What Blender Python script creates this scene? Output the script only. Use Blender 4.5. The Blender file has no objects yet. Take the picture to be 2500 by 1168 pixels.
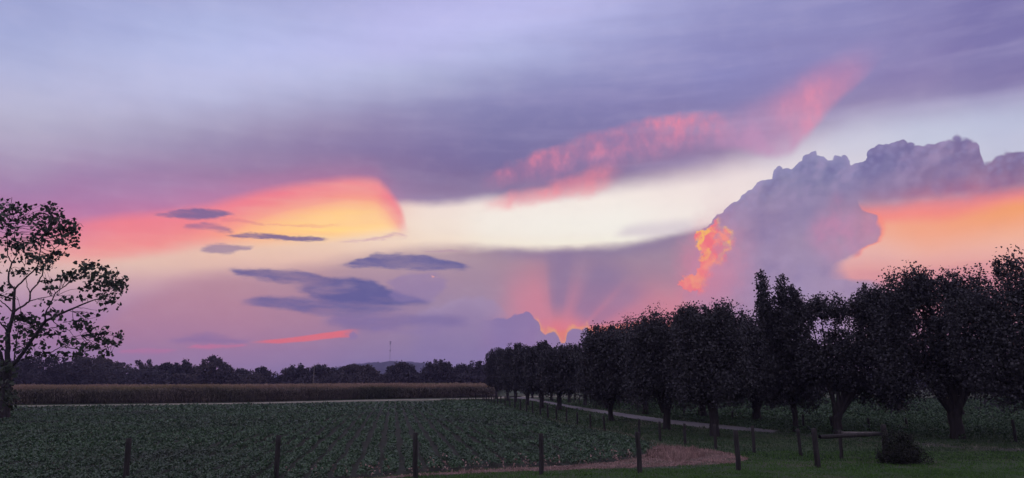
import bpy, bmesh, math, random
import numpy as np
from mathutils import Vector
random.seed(7)
RNG = np.random.default_rng(7)
SC = bpy.context.scene
COL = SC.collection

# ------------------------------------------------------------------ camera
F, CX, CY, HOR, CAMH = 1800.0, 1250.0, 584.0, 933.0, 3.05
PITCH = math.atan((HOR - CY) / F)
cam = bpy.data.cameras.new('camera')
cam.sensor_width = 36.0
cam.lens = 36.0 * F / 2500.0
cam.clip_start = 0.1
cam.clip_end = 30000.0
camo = bpy.data.objects.new('camera', cam)
COL.objects.link(camo)
camo.location = (0, 0, CAMH)
camo.rotation_euler = (math.radians(90) + PITCH, 0, 0)
SC.camera = camo
SC.render.resolution_x, SC.render.resolution_y = 1024, 478

SC.view_settings.view_transform = 'Standard'
SC.view_settings.look = 'None'
SC.view_settings.exposure = 0.0
SC.view_settings.gamma = 1.0
SC.view_settings.use_curve_mapping = False

SUN_AZ, SUN_EL = math.radians(4.2), math.radians(2.6)


def ray(px, py):
    u, v = (px - CX) / F, (CY - py) / F
    c, s = math.cos(PITCH), math.sin(PITCH)
    return Vector((u, c - v * s, s + v * c))


def ang(px, py):
    d = ray(px, py).normalized()
    return math.degrees(math.atan2(d.x, d.y)), math.degrees(math.asin(d.z))


def gpt(px, py, z=0.0):
    """ground point seen at a place of the photograph"""
    d = ray(px, py)
    t = (z - CAMH) / d.z
    return (d.x * t, d.y * t)


def at_dist(px, py, Y):
    d = ray(px, py)
    t = Y / d.y
    return Vector((d.x * t, Y, CAMH + d.z * t))


def lin(c):
    return tuple(((v / 255) / 12.92 if v / 255 <= 0.04045 else ((v / 255 + 0.055) / 1.055) ** 2.4) for v in c)


# ------------------------------------------------------------------ sky (world)
world = bpy.data.worlds.new('World')
SC.world = world
world.use_nodes = True
NT = world.node_tree
NT.nodes.clear()


def nd(t, **kw):
    n = NT.nodes.new(t)
    for k, v in kw.items():
        setattr(n, k, v)
    return n


def put(sock, v):
    if hasattr(v, 'is_linked') or isinstance(v, bpy.types.NodeSocket):
        NT.links.new(v, sock)
    else:
        sock.default_value = v


def m(op, a, b=None, c=None, clamp=False):
    n = nd('ShaderNodeMath', operation=op)
    n.use_clamp = clamp
    put(n.inputs[0], a)
    if b is not None: put(n.inputs[1], b)
    if c is not None: put(n.inputs[2], c)
    return n.outputs[0]


def mr(v, a, b, c=0.0, d=1.0, smooth=False, clamp=True):
    n = nd('ShaderNodeMapRange')
    n.interpolation_type = 'SMOOTHSTEP' if smooth else 'LINEAR'
    n.clamp = False
    put(n.inputs[0], v)
    for i, x in zip((1, 2, 3, 4), (a, b, c, d)): put(n.inputs[i], x)
    if not clamp or smooth: return n.outputs[0]
    k = nd('ShaderNodeClamp', clamp_type='RANGE')  # its own node: keeps the shader compact
    put(k.inputs[0], n.outputs[0]); put(k.inputs[1], c); put(k.inputs[2], d)
    return k.outputs[0]


def mixc(f, a, b):
    n = nd('ShaderNodeMix', data_type='RGBA', blend_type='MIX')
    put(n.inputs['Factor'], f)
    put(n.inputs[6], a if isinstance(a, bpy.types.NodeSocket) else (*a, 1))
    put(n.inputs[7], b if isinstance(b, bpy.types.NodeSocket) else (*b, 1))
    return n.outputs[2]


def mixf(f, a, b):
    n = nd('ShaderNodeMix', data_type='FLOAT')
    put(n.inputs['Factor'], f); put(n.inputs[2], a); put(n.inputs[3], b)
    return n.outputs[0]


def curve(inp, pts, auto=True):
    """arbitrary function through pts [(x, y)...] as a float curve"""
    pts = sorted(pts)
    x0, x1 = pts[0][0], pts[-1][0]
    y0, y1 = min(p[1] for p in pts), max(p[1] for p in pts)
    if y1 - y0 < 1e-4: y1 = y0 + 1e-4
    inp = mr(inp, x0, x1, clamp=False)
    n = nd('ShaderNodeFloatCurve')
    cm = n.mapping
    cm.use_clip = True
    cm.extend = 'HORIZONTAL'
    cv = cm.curves[0]
    while len(cv.points) > 2: cv.points.remove(cv.points[-1])
    P = [((x - x0) / (x1 - x0), (y - y0) / (y1 - y0)) for x, y in pts]
    cv.points[0].location = P[0]
    cv.points[1].location = P[-1]
    for p in P[1:-1]: cv.points.new(*p)
    for p in cv.points: p.handle_type = 'AUTO_CLAMPED' if auto else 'VECTOR'
    cm.update()
    put(n.inputs['Value'], inp)
    return mr(n.outputs[0], 0, 1, y0, y1, clamp=False)


tc = nd('ShaderNodeTexCoord')
sep = nd('ShaderNodeSeparateXYZ')
NT.links.new(tc.outputs['Generated'], sep.inputs[0])
DX, DY, DZ = sep.outputs
AZ = m('DEGREES', m('ARCTAN2', DX, DY))
EL = m('DEGREES', m('ARCSINE', DZ))


def as_point(X, Y, off=0.0):
    """pack two values into a point (through a Mapping node, whose output feeds textures without conversion)"""
    c = nd('ShaderNodeCombineXYZ')
    put(c.inputs[0], X); put(c.inputs[1], Y)
    mp = nd('ShaderNodeMapping')
    NT.links.new(c.outputs[0], mp.inputs[0])
    mp.inputs['Location'].default_value = (off, off, 0.001)
    return mp.outputs[0]


VEC = as_point(AZ, EL, 0.001)
KP = 31.4  # photo pixels per degree near the middle


def noise(period_px, detail=4, seed=0, sx=1.0, sy=1.0, rough=0.55, rot=0.0):
    mp = nd('ShaderNodeMapping')
    NT.links.new(VEC, mp.inputs[0])
    s = KP / period_px
    mp.inputs['Location'].default_value = (seed * 3.7, seed * 1.9, seed)
    mp.inputs['Rotation'].default_value = (0, 0, math.radians(rot))
    mp.inputs['Scale'].default_value = (s * sx, s * sy, 1)
    n = nd('ShaderNodeTexNoise')
    n.noise_dimensions = '2D'
    NT.links.new(mp.outputs[0], n.inputs['Vector'])
    n.inputs['Scale'].default_value = 1.0
    n.inputs['Detail'].default_value = detail
    n.inputs['Roughness'].default_value = rough
    return m('SUBTRACT', n.outputs[0], 0.5)


e1_, e2_ = noise(46, 5, 5, sx=0.45), noise(40, 6, 6, sx=0.35, rough=0.62)
WVEC = as_point(m('MULTIPLY_ADD', e1_, 0.6, AZ), m('MULTIPLY_ADD', e2_, 0.6, EL), 0.002)
# the coordinates pass through a few packings so that Cycles evaluates the layers one after the other
for k_ in range(5):
    VEC = as_point(AZ, EL, 0.0005)
    sp_ = nd('ShaderNodeSeparateXYZ')
    NT.links.new(VEC, sp_.inputs[0])
    AZ, EL = sp_.outputs[0], sp_.outputs[1]


def voro(period_px, smooth=0.3, off=(0.0, 0.0)):
    mp = nd('ShaderNodeMapping')
    NT.links.new(WVEC, mp.inputs[0])
    k = KP / period_px
    mp.inputs['Location'].default_value = (off[0] * k, off[1] * k, 0)
    mp.inputs['Scale'].default_value = (k, k, 1)
    n = nd('ShaderNodeTexVoronoi')
    n.voronoi_dimensions = '2D'
    n.feature = 'SMOOTH_F1'
    NT.links.new(mp.outputs[0], n.inputs['Vector'])
    n.inputs['Scale'].default_value = 1.0
    n.inputs['Smoothness'].default_value = smooth
    return n.outputs['Distance']


def colour_grid(rows_y, cols_x, table, az_cols, n_stops=20, X=None, Y=None):
    """sky colours given at places (x, y) -> ramps in elevation, blended in azimuth"""
    global NT
    outer, oX, oY = NT, X or AZ, Y or EL
    NT = bpy.data.node_groups.new('sky_colours', 'ShaderNodeTree')
    NT.interface.new_socket('X', in_out='INPUT', socket_type='NodeSocketFloat')
    NT.interface.new_socket('Y', in_out='INPUT', socket_type='NodeSocketFloat')
    NT.interface.new_socket('Colour', in_out='OUTPUT', socket_type='NodeSocketColor')
    gi, go = nd('NodeGroupInput'), nd('NodeGroupOutput')
    X, Y = gi.outputs[0], gi.outputs[1]
    tab = np.array([[lin(c) for c in r] for r in table])  # [row][col]
    e_hi, e_lo = ang(1250, rows_y[0])[1], ang(1250, rows_y[-1])[1]
    out = None
    prev = None
    pos = mr(Y, e_lo, e_hi)
    for a in az_cols:
        n = nd('ShaderNodeValToRGB')
        cr = n.color_ramp
        cr.interpolation = 'CARDINAL'
        while len(cr.elements) > 1: cr.elements.remove(cr.elements[-1])
        for k in range(n_stops):
            t = k / (n_stops - 1)
            e = e_lo + (e_hi - e_lo) * t
            ar, er = math.radians(a), math.radians(e)
            d = Vector((math.sin(ar) * math.cos(er), math.cos(ar) * math.cos(er), math.sin(er)))
            c, s = math.cos(PITCH), math.sin(PITCH)
            f = d.y * c + d.z * s
            v = -d.y * s + d.z * c
            px, py = CX + F * d.x / f, CY - F * v / f
            i = np.clip(np.interp(py, rows_y, range(len(rows_y))), 0, len(rows_y) - 1)
            j = np.clip(np.interp(px, cols_x, range(len(cols_x))), 0, len(cols_x) - 1)
            i0, j0 = int(min(i, len(rows_y) - 2)), int(min(j, len(cols_x) - 2))
            di, dj = i - i0, j - j0
            cc = (tab[i0, j0] * (1 - di) + tab[i0 + 1, j0] * di) * (1 - dj) + (tab[i0, j0 + 1] * (1 - di) + tab[i0 + 1, j0 + 1] * di) * dj
            el = cr.elements[0] if k == 0 else cr.elements.new(t)
            el.position = t
            el.color = (*cc, 1)
        put(n.inputs[0], pos)
        if out is None:
            out = n.outputs[0]
        else:
            out = mixc(mr(X, prev, a, smooth=True), out, n.outputs[0])
        prev = a
    NT.links.new(out, go.inputs[0])
    inner, NT = NT, outer
    g = nd('ShaderNodeGroup')
    g.node_tree = inner
    put(g.inputs[0], oX); put(g.inputs[1], oY)
    return g.outputs[0]


def pcurve(X, pts, auto=False):
    """edge drawn through photo places, returned as elevation over azimuth X"""
    return curve(X, [ang(*p) for p in pts], auto)


def hcurve(Y, pts):
    """edge as azimuth over elevation"""
    return curve(Y, [(ang(*p)[1], ang(*p)[0]) for p in pts], False)


def window(X, xa, xb, soft, y=600):
    """1 between two azimuths"""
    a, b = ang(xa, y)[0], ang(xb, y)[0]
    s = soft / KP
    return m('MULTIPLY', mr(X, a, a + s, smooth=True), mr(X, b - s, b, 1, 0, smooth=True))


def edge(d, soft_px, lo=0.0):
    s = soft_px / KP
    return mr(d, -s + lo, s + lo, smooth=True)


# warped coordinates
nw1 = noise(260, 3, 1, sx=0.6)
nw2 = noise(260, 3, 2, sx=0.6)
XS = m('MULTIPLY_ADD', nw1, 3.2, AZ)
YS = m('MULTIPLY_ADD', nw2, 1.1, EL)
nf1 = noise(46, 5, 5, sx=0.45)
nf2 = noise(40, 6, 6, sx=0.35, rough=0.62)
XF = m('MULTIPLY_ADD', nf1, 1.6, AZ)
YF = m('MULTIPLY_ADD', nf2, 0.55, EL)

COLX = [0, 250, 500, 750, 1000, 1250, 1500, 1750, 2000, 2250, 2500]
AZC = [-35, -31, -27, -23, -19, -14.5, -10, -5.5, -1, 3.5, 8, 12.5, 17, 21.5, 26, 30.5, 35]
# the bright gap and the low western sky
BR = [240, 300, 360, 420, 480, 525, 560, 600, 650, 700, 760, 820, 930]
L8 = [(250, 210, 190)] * 5 + [(252, 238, 230)]
B = [
 L8 + [(235,222,224),(222,212,222),(206,206,226),(196,200,222),(190,195,222)],
 L8 + [(240,226,226),(226,216,224),(208,208,226),(198,202,224),(192,197,222)],
 L8 + [(244,230,226),(234,222,226),(216,212,226),(204,208,226),(198,200,222)],
 [(226,150,165),(236,160,165),(244,165,160),(250,190,160),(236,214,216),(250,234,228),(248,234,228),(244,228,226),(230,220,226),(214,212,224),(204,206,222)],
 [(230,150,160),(240,160,160),(246,170,158),(250,192,160),(240,214,212),(253,240,230),(255,244,234),(250,234,228),(238,222,222),(220,208,216),(214,195,205)],
 [(232,148,156),(244,160,158),(250,178,155),(253,200,160),(250,226,212),(255,247,235),(255,249,238),(252,238,230),(244,220,214),(255,176,136),(255,180,128)],
 [(236,150,154),(248,170,158),(252,188,165),(253,208,172),(253,230,210),(255,249,236),(255,250,238),(252,238,230),(244,218,208),(254,184,148),(254,190,152)],
 [(240,174,166),(246,194,176),(249,204,178),(250,212,182),(252,224,200),(254,240,220),(254,244,226),(246,232,226),(240,205,200),(250,188,166),(252,190,168)],
 [(228,190,184),(242,202,182),(240,198,178),(240,196,178),(226,184,176),(210,176,180),(206,172,178),(220,180,190),(240,172,162),(238,164,156),(236,162,156)],
 [(206,168,180),(216,172,176),(206,156,168),(196,150,166),(180,142,168),(170,140,168),(186,138,162),(196,140,165),(230,156,160),(226,150,156),(222,148,156)],
 [(184,140,172),(182,138,170),(178,134,166),(176,132,164),(156,132,172),(160,136,174),(200,130,152),(196,136,160),(210,150,165),(224,152,160),(222,152,162)],
 [(174,130,170),(176,126,168),(174,124,166),(164,124,168),(144,124,172),(146,128,172),(214,128,146),(196,138,160),(190,145,170),(206,150,168),(210,150,165)],
 [(152,126,174),(150,124,174),(146,120,172),(136,118,172),(114,110,168),(112,108,168),(150,125,165),(170,135,170),(180,145,170),(190,145,170),(195,145,165)],
]
C = colour_grid(BR, COLX, B, AZC, 26, XS, YS)
# the high veil
UR = [-60, 0, 60, 120, 180, 240, 300, 360, 420, 480, 540, 600]
U = [
 [(144,158,212),(154,166,218),(164,174,222),(172,180,228),(184,184,234),(190,190,240),(184,184,232),(160,164,216),(144,148,206),(134,136,196),(112,112,178)],
 [(152,164,216),(162,172,222),(172,180,226),(178,184,230),(188,188,236),(192,192,240),(180,182,230),(154,158,212),(141,145,204),(132,134,194),(110,110,176)],
 [(158,170,220),(168,178,226),(178,188,232),(186,192,236),(194,194,242),(194,196,242),(176,180,228),(147,151,207),(140,143,201),(131,131,191),(106,106,173)],
 [(168,178,222),(178,186,228),(186,194,236),(190,194,238),(194,194,238),(186,192,234),(158,162,214),(140,144,203),(140,140,198),(131,129,189),(108,106,173)],
 [(178,184,222),(186,190,226),(192,196,234),(190,194,232),(178,184,222),(156,161,209),(141,147,203),(136,140,201),(140,138,196),(134,128,186),(116,114,175)],
 [(186,186,214),(190,190,222),(188,190,224),(172,174,212),(150,152,198),(134,138,193),(132,134,192),(132,132,190),(140,134,186),(146,138,186),(134,131,184)],
 [(188,184,208),(182,178,206),(170,166,200),(156,148,188),(138,134,184),(124,127,182),(127,127,184),(136,127,178),(154,142,182),(168,160,196),(172,170,202)],
 [(184,172,198),(172,160,192),(158,146,184),(146,132,176),(127,119,172),(117,117,172),(128,121,174),(144,126,170),(170,150,184),(180,172,204),(184,182,208)],
 [(172,148,184),(164,134,178),(158,130,172),(152,124,168),(125,112,163),(118,112,165),(133,118,165),(154,130,168),(180,158,188),(190,180,206),(190,186,210)],
 [(172,128,174),(176,124,170),(184,122,166),(186,122,162),(136,112,158),(134,120,163),(154,128,166),(176,144,174),(190,168,192),(195,185,208),(195,190,212)],
 [(188,124,168),(208,124,164),(220,126,160),(220,130,160),(146,118,160),(146,128,168),(164,138,174),(184,152,180),(195,175,195),(195,185,208),(195,190,212)],
 [(210,130,160),(226,130,158),(235,136,156),(235,140,156),(150,122,162),(150,132,172),(170,144,178),(188,158,184),(195,175,195),(195,185,208),(195,190,212)],
]
def greyer(c):
    k_ = min(1.0, max(0.0, (190 - c[0]) / 60))
    return (c[0] + 7 * k_, c[1] + 1 * k_, c[2] - 9 * k_)


U = [[greyer(c) for c in r] for r in U]
UC = colour_grid(UR, COLX, U, AZC, 26, XS, YS)
# faint large streaks in the veil, along its slope
st = noise(150, 3, 9, sx=0.16, sy=1.0, rot=15)
st2 = noise(60, 4, 10, sx=0.10, sy=1.0, rot=19)
rt_ = mr(AZ, -8, 12, 0.3, 1.0)
UC = mixc(m('MULTIPLY', mr(st2, 0.0, 0.25), m('MULTIPLY', rt_, 0.22)), UC, lin((196, 186, 222)))
UC = mixc(m('MULTIPLY', mr(st2, 0.0, -0.25), m('MULTIPLY', rt_, 0.18)), UC, lin((112, 104, 158)))
UC = mixc(m('MULTIPLY', mr(st, -0.02, 0.25), 0.16), UC, lin((205, 205, 235)))
UC = mixc(m('MULTIPLY', mr(st, 0.02, -0.22), 0.10), UC, lin((105, 105, 165)))
ub = [(-100, 590), (300, 590), (700, 560), (900, 520), (985, 503), (1040, 506), (1100, 500), (1200, 492), (1300, 480), (1400, 466), (1500, 452), (1600, 434), (1700, 414), (1800, 390), (1900, 360), (2000, 330), (2150, 298), (2300, 276), (2500, 252), (2700, 240)]
frin = noise(60, 4, 11, sx=0.5, sy=0.7, rot=15)
du = m('SUBTRACT', m('MULTIPLY_ADD', frin, 0.5, YS), pcurve(XS, ub, True))
su = mr(AZ, ang(1050, 500)[0], ang(1900, 360)[0], 0.55, 1.5)
su = m('ADD', su, mr(AZ, ang(900, 500)[0], ang(600, 500)[0], 0, 0.8))
C = mixc(mr(m('DIVIDE', du, su), -1, 1, smooth=True), C, UC)


def band(X, Y, top, bot, s_top, s_bot, win=None, auto=False):
    a = edge(m('SUBTRACT', pcurve(X, top, auto), Y), s_top)
    b = edge(m('SUBTRACT', Y, pcurve(X, bot, auto)), s_bot)
    k = m('MULTIPLY', a, b)
    xa = max(top[0][0], bot[0][0]); xb = min(top[-1][0], bot[-1][0])
    w = window(X, xa, xb, win if win else (xb - xa) * 0.22, top[0][1])
    return m('MULTIPLY', k, w)


def lay(C, mask, col, op=1.0):
    return mixc(m('MULTIPLY', mask, op) if op != 1.0 else mask, C, lin(col) if isinstance(col, tuple) else col)


# lit undersides of the high veil
mot = noise(60, 4, 12, sx=0.8, sy=1.1, rot=35)
XM = m('MULTIPLY_ADD', mot, 1.0, AZ)
YM = m('MULTIPLY_ADD', noise(60, 4, 13, sx=0.7, rot=20), 1.1, EL)
mod = m('MULTIPLY', mr(noise(105, 4, 15, sx=1.0, sy=0.8, rot=20), -0.10, 0.12, 0.35, 1.0), mr(noise(34, 4, 16, sx=1.0, sy=0.6, rot=-35), -0.14, 0.10, 0.5, 1.0))
tpa = [(1150, 440), (1250, 402), (1350, 362), (1450, 326), (1550, 298), (1650, 284), (1750, 276), (1830, 290)]
k = band(XM, YM, tpa, [(1150, 452), (1250, 440), (1350, 432), (1450, 405), (1550, 388), (1650, 362), (1750, 346), (1830, 320)], 13, 30, 110)
lo_ = mr(m('SUBTRACT', pcurve(AZ, tpa), EL), 0.2, 2.2)
C = lay(C, m('MULTIPLY', k, mod), mixc(lo_, lin((240, 138, 160)), lin((206, 136, 170))), 0.88)
k = band(XS, YS, [(1640, 330), (1800, 280), (1900, 236), (2000, 186), (2080, 142), (2150, 108), (2200, 80)],
         [(1640, 352), (1800, 358), (1900, 376), (1960, 342), (2010, 290), (2060, 245), (2110, 195), (2150, 145), (2200, 90)], 48, 14, 190, True)
tip = mr(m('ADD', m('ABSOLUTE', m('SUBTRACT', AZ, ang(2030, 225)[0])), m('ABSOLUTE', m('SUBTRACT', EL, ang(2030, 225)[1]))), 7.5, 1.0, smooth=True)
C = lay(C, m('MULTIPLY', k, mr(mod, 0.1, 1.0, 0.55, 1.0)), mixc(tip, lin((196, 148, 186)), lin((236, 146, 172))), 0.85)
k = band(XM, YM, [(1150, 500), (1250, 476), (1350, 446), (1420, 424), (1480, 404), (1540, 396)],
         [(1150, 516), (1250, 504), (1350, 486), (1430, 472), (1500, 458), (1540, 448)], 16, 16, 110)
C = lay(C, m('MULTIPLY', k, mr(mod, 0.1, 1.0, 0.5, 1.0)), (252, 142, 152), 0.8)

# burning orange patch on the left
top = [(100, 560), (200, 542), (300, 528), (400, 518), (480, 508), (560, 490), (640, 470), (720, 455), (800, 445), (870, 438), (905, 440), (935, 458), (960, 485), (980, 515), (1000, 562)]
bot = [(100, 640), (200, 632), (300, 625), (400, 612), (480, 596), (560, 590), (640, 590), (720, 586), (800, 582), (880, 574), (960, 566), (1000, 563)]
XO = m('MULTIPLY_ADD', nw1, 0.8, AZ); YO = m('MULTIPLY_ADD', nw2, 0.5, EL)
fine_ = noise(50, 5, 62, sx=0.2, rough=0.6)
dtop = m('SUBTRACT', pcurve(XO, top, True), YO)
kk = m('MULTIPLY', m('MULTIPLY', edge(m('MULTIPLY_ADD', fine_, 0.35, dtop), 17), edge(m('SUBTRACT', m('MULTIPLY_ADD', fine_, 0.7, YO), pcurve(XO, bot, True)), 22)), m('MULTIPLY', window(XO, 0, 4000, 230, 540), window(XO, 50, 1010, 38, 540)))
warm = m('MULTIPLY', mr(dtop, 0.3, 3.0, smooth=True), mr(AZ, ang(330, 540)[0], ang(820, 540)[0], 0.18, 1, smooth=True))
oc = mixc(mr(warm, 0, 0.55), lin((252, 134, 142)), lin((264, 176, 136)))
oc = mixc(mr(warm, 0.45, 1.0), oc, lin((276, 226, 132)))
fib = noise(60, 5, 61, sx=0.10, sy=1.0, rough=0.6, rot=-4)
oc = mixc(m('MULTIPLY', mr(fib, 0.0, 0.25), 0.35), oc, lin((255, 196, 170)))
oc = mixc(m('MULTIPLY', mr(fib, 0.0, -0.25), 0.30), oc, lin((250, 140, 130)))
halo = m('MULTIPLY', edge(dtop, 45, -0.8), window(XO, 150, 1030, 130, 540))
C = lay(C, m('MULTIPLY', halo, mr(EL, ang(1250, 560)[1], ang(1250, 510)[1])), (206, 122, 158), 0.35)
C = lay(C, kk, oc, 0.93)

# lower mauve veil
VR = [560, 620, 680, 740, 790, 830, 870, 900, 930]
VX = [200, 450, 700, 950, 1200, 1330, 1450, 1600, 1750]
V = [
 [(200,160,170),(200,160,168),(200,160,168),(185,160,178),(160,142,168),(156,134,164),(152,130,164),(150,128,165),(158,138,172)],
 [(196,152,168),(196,152,165),(196,158,168),(184,158,176),(164,140,168),(160,130,162),(152,130,164),(152,130,166),(164,134,170)],
 [(188,142,168),(186,138,164),(182,142,166),(166,138,172),(160,134,168),(172,130,160),(160,130,164),(164,128,162),(176,130,162)],
 [(182,134,168),(184,132,164),(180,132,162),(150,128,172),(160,136,174),(196,130,156),(196,128,156),(190,130,158),(200,132,158)],
 [(176,128,168),(182,128,164),(178,128,162),(146,124,170),(160,136,176),(225,128,146),(226,126,144),(206,130,152),(206,134,158)],
 [(174,124,168),(180,126,166),(172,126,166),(146,126,172),(148,128,172),(246,124,126),(240,124,132),(215,130,148),(205,136,158)],
 [(172,128,172),(172,128,170),(162,126,172),(146,126,174),(140,124,172),(170,125,165),(190,128,150),(180,130,160),(180,130,160)],
 [(160,128,176),(160,126,174),(152,124,176),(124,116,174),(114,112,172),(130,115,170),(150,120,160),(160,125,160),(160,125,160)],
 [(140,118,172),(138,116,170),(128,112,170),(106,104,166),(104,102,166),(110,105,165),(120,110,160),(130,115,160),(130,115,160)],
]
V = [[(c[0] + 11 + (12 if (x >= 1450 and y >= 700) else 0), c[1] + 8, c[2] - 9) for c, x in zip(r, VX)] for r, y in zip(V, VR)]
VC = colour_grid(VR, VX, V, [-31, -26, -21, -16, -11, -6.5, -3, 0, 3, 6, 9, 12, 16], 20, XS, YS)
vt = [(200, 812), (270, 768), (340, 730), (430, 698), (520, 678), (620, 674), (720, 660), (820, 640), (900, 626), (1000, 612), (1100, 606), (1200, 602), (1300, 607), (1400, 609), (1480, 604), (1550, 594), (1620, 580), (1690, 566), (1760, 556), (1900, 540)]
dv = m('SUBTRACT', pcurve(AZ, vt, True), m('MULTIPLY_ADD', nw2, 0.7, YF))
sv = mr(AZ, ang(700, 640)[0], ang(1250, 600)[0], 1.0, 0.5)
kv = m('MULTIPLY', mr(m('DIVIDE', dv, sv), -1, 1, smooth=True), mr(AZ, ang(1880, 600)[0], ang(2000, 600)[0], 1, 0, smooth=True))
C = lay(C, kv, VC)
C = lay(C, m('MULTIPLY', m('MULTIPLY', kv, edge(m('SUBTRACT', 0.75, dv), 22)), window(AZ, 1130, 1780, 150, 600)), (136, 122, 158), 0.55)
C = lay(C, band(XS, YS, [(1480, 566), (1560, 548), (1640, 540), (1720, 540)], [(1480, 580), (1560, 578), (1640, 574), (1720, 570)], 16, 10), (205, 190, 205), 0.5)

# crepuscular rays spreading up from the hidden sun
sx_, sy_ = ang(1356, 866)
rx_ = m('SUBTRACT', AZ, sx_); ry_ = m('SUBTRACT', EL, sy_)
th = m('DEGREES', m('ARCTAN2', rx_, ry_))
rr = m('SQRT', m('ADD', m('MULTIPLY', rx_, rx_), m('MULTIPLY', ry_, ry_)))
rays = curve(m('MULTIPLY_ADD', nw1, 3.0, th), [(-80, 0.2), (-60, 0.3), (-45, 0.5), (-34, 0.85), (-16, 0.9), (-7, 0.7), (-2, 0.2), (3, 0.04), (9, 0.08), (13, 0.35), (18, 0.5), (23, 0.32), (28, 0.08), (36, 0.04), (41, 0.1), (45, 0.4), (49, 0.2), (54, 0.25), (60, 0.65), (68, 0.75), (80, 0.85)], False)
rm = m('MULTIPLY', m('MULTIPLY', rays, mr(rr, 8.6, 4.0, smooth=True)), m('MULTIPLY', kv, window(AZ, 1205, 1760, 60, 700)))
C = lay(C, rm, (226, 138, 152), 0.72)
dk = m('MULTIPLY', m('SUBTRACT', 1.0, rays), m('MULTIPLY', mr(rr, 9.6, 7.0, smooth=True), mr(rr, 2.2, 4.2, smooth=True)))
C = lay(C, m('MULTIPLY', dk, m('MULTIPLY', kv, window(AZ, 1290, 1700, 60, 700))), (140, 120, 156), 0.78)
gl = m('MULTIPLY', mr(m('SQRT', m('ADD', m('MULTIPLY', m('MULTIPLY', rx_, rx_), 0.35), m('MULTIPLY', m('SUBTRACT', ry_, 0.9), m('SUBTRACT', ry_, 0.9)))), 2.2, 0.2, smooth=True), 0.9)
C = lay(C, gl, (255, 122, 112), 0.95)
k = band(XF, YF, [(1310, 812), (1360, 808), (1420, 800), (1500, 794), (1580, 786), (1680, 790)], [(1310, 840), (1360, 840), (1420, 840), (1500, 835), (1580, 826), (1680, 815)], 7, 20, 60)
C = lay(C, k, (255, 136, 92), 0.95)

# orange under the anvil, right
an = [(1990, 540), (2050, 520), (2100, 508), (2200, 500), (2300, 494), (2400, 482), (2500, 464), (2700, 430)]
da = m('SUBTRACT', pcurve(AZ, an), YS)
w = window(AZ, 2020, 4000, 60, 560)
C = lay(C, m('MULTIPLY', edge(m('SUBTRACT', 1.25, m('ABSOLUTE', m('SUBTRACT', da, 1.3))), 40), w), (255, 166, 122), 0.7)
C = lay(C, m('MULTIPLY', m('MULTIPLY', edge(m('SUBTRACT', 0.7, m('ABSOLUTE', m('SUBTRACT', da, 0.35))), 16), w), 0.8), (255, 136, 128))
C = lay(C, m('MULTIPLY', m('MULTIPLY', edge(m('SUBTRACT', 0.5, m('ABSOLUTE', m('SUBTRACT', da, 1.15))), 18), window(AZ, 2250, 4000, 200, 560)), 0.8), (255, 168, 96))
sl = noise(70, 4, 17, sx=0.12, sy=1.0, rot=4)
C = lay(C, m('MULTIPLY', m('MULTIPLY', mr(sl, 0.0, 0.2), edge(m('SUBTRACT', EL, ang(1250, 760)[1]), 40)), m('MULTIPLY', window(AZ, 2020, 4000, 100, 640), edge(m('SUBTRACT', da, 2.6), 20))), (216, 140, 156), 0.6)

# pale heaps left of the sun
hp = m('ADD', m('SUBTRACT', pcurve(m('MULTIPLY_ADD', nf1, 0.5, AZ), [(960, 800), (1010, 768), (1050, 752), (1090, 745), (1120, 728), (1160, 722), (1195, 734), (1230, 756), (1262, 790)]), m('MULTIPLY_ADD', nf2, 0.6, EL)), m('MULTIPLY', m('SUBTRACT', 0.42, voro(30, 0.3)), 0.4))
C = lay(C, m('MULTIPLY', edge(hp, 7), window(AZ, 985, 1262, 60, 780)), mixc(mr(hp, 0, 1.6), lin((172, 150, 184)), lin((148, 128, 172))), 0.55)
# small horizon cumulus hiding the sun
b1 = voro(26, 0.2)
ht = [(1090, 850), (1130, 800), (1180, 785), (1238, 776), (1256, 766), (1284, 762), (1302, 772), (1314, 786), (1320, 806), (1332, 814), (1350, 812), (1362, 820), (1370, 834), (1378, 834), (1386, 812), (1398, 802), (1414, 800), (1421, 806), (1434, 805), (1448, 818), (1480, 845), (1520, 880)]
nq0_ = noise(22, 5, 33, rough=0.65)
bb = m('MULTIPLY', m('SUBTRACT', 0.42, b1), 0.42)
dh = m('ADD', m('SUBTRACT', pcurve(m('MULTIPLY_ADD', nf1, 0.25, AZ), ht), m('MULTIPLY_ADD', nf2, 0.3, EL)), bb)
kh = m('MULTIPLY', edge(dh, 2.5), window(AZ, 1150, 1530, 80, 800))
rim = m('MULTIPLY', m('MULTIPLY', edge(m('MULTIPLY_ADD', nq0_, 1.2, m('ADD', dh, 0.18)), 12), window(AZ, 1300, 1500, 20, 800)), 1.0)
C = lay(C, rim, (255, 178, 92), 0.85)
C = lay(C, kh, mixc(mr(EL, ang(1300, 860)[1], ang(1300, 770)[1]), lin((150, 128, 174)), lin((140, 122, 168))), 0.92)

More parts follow.
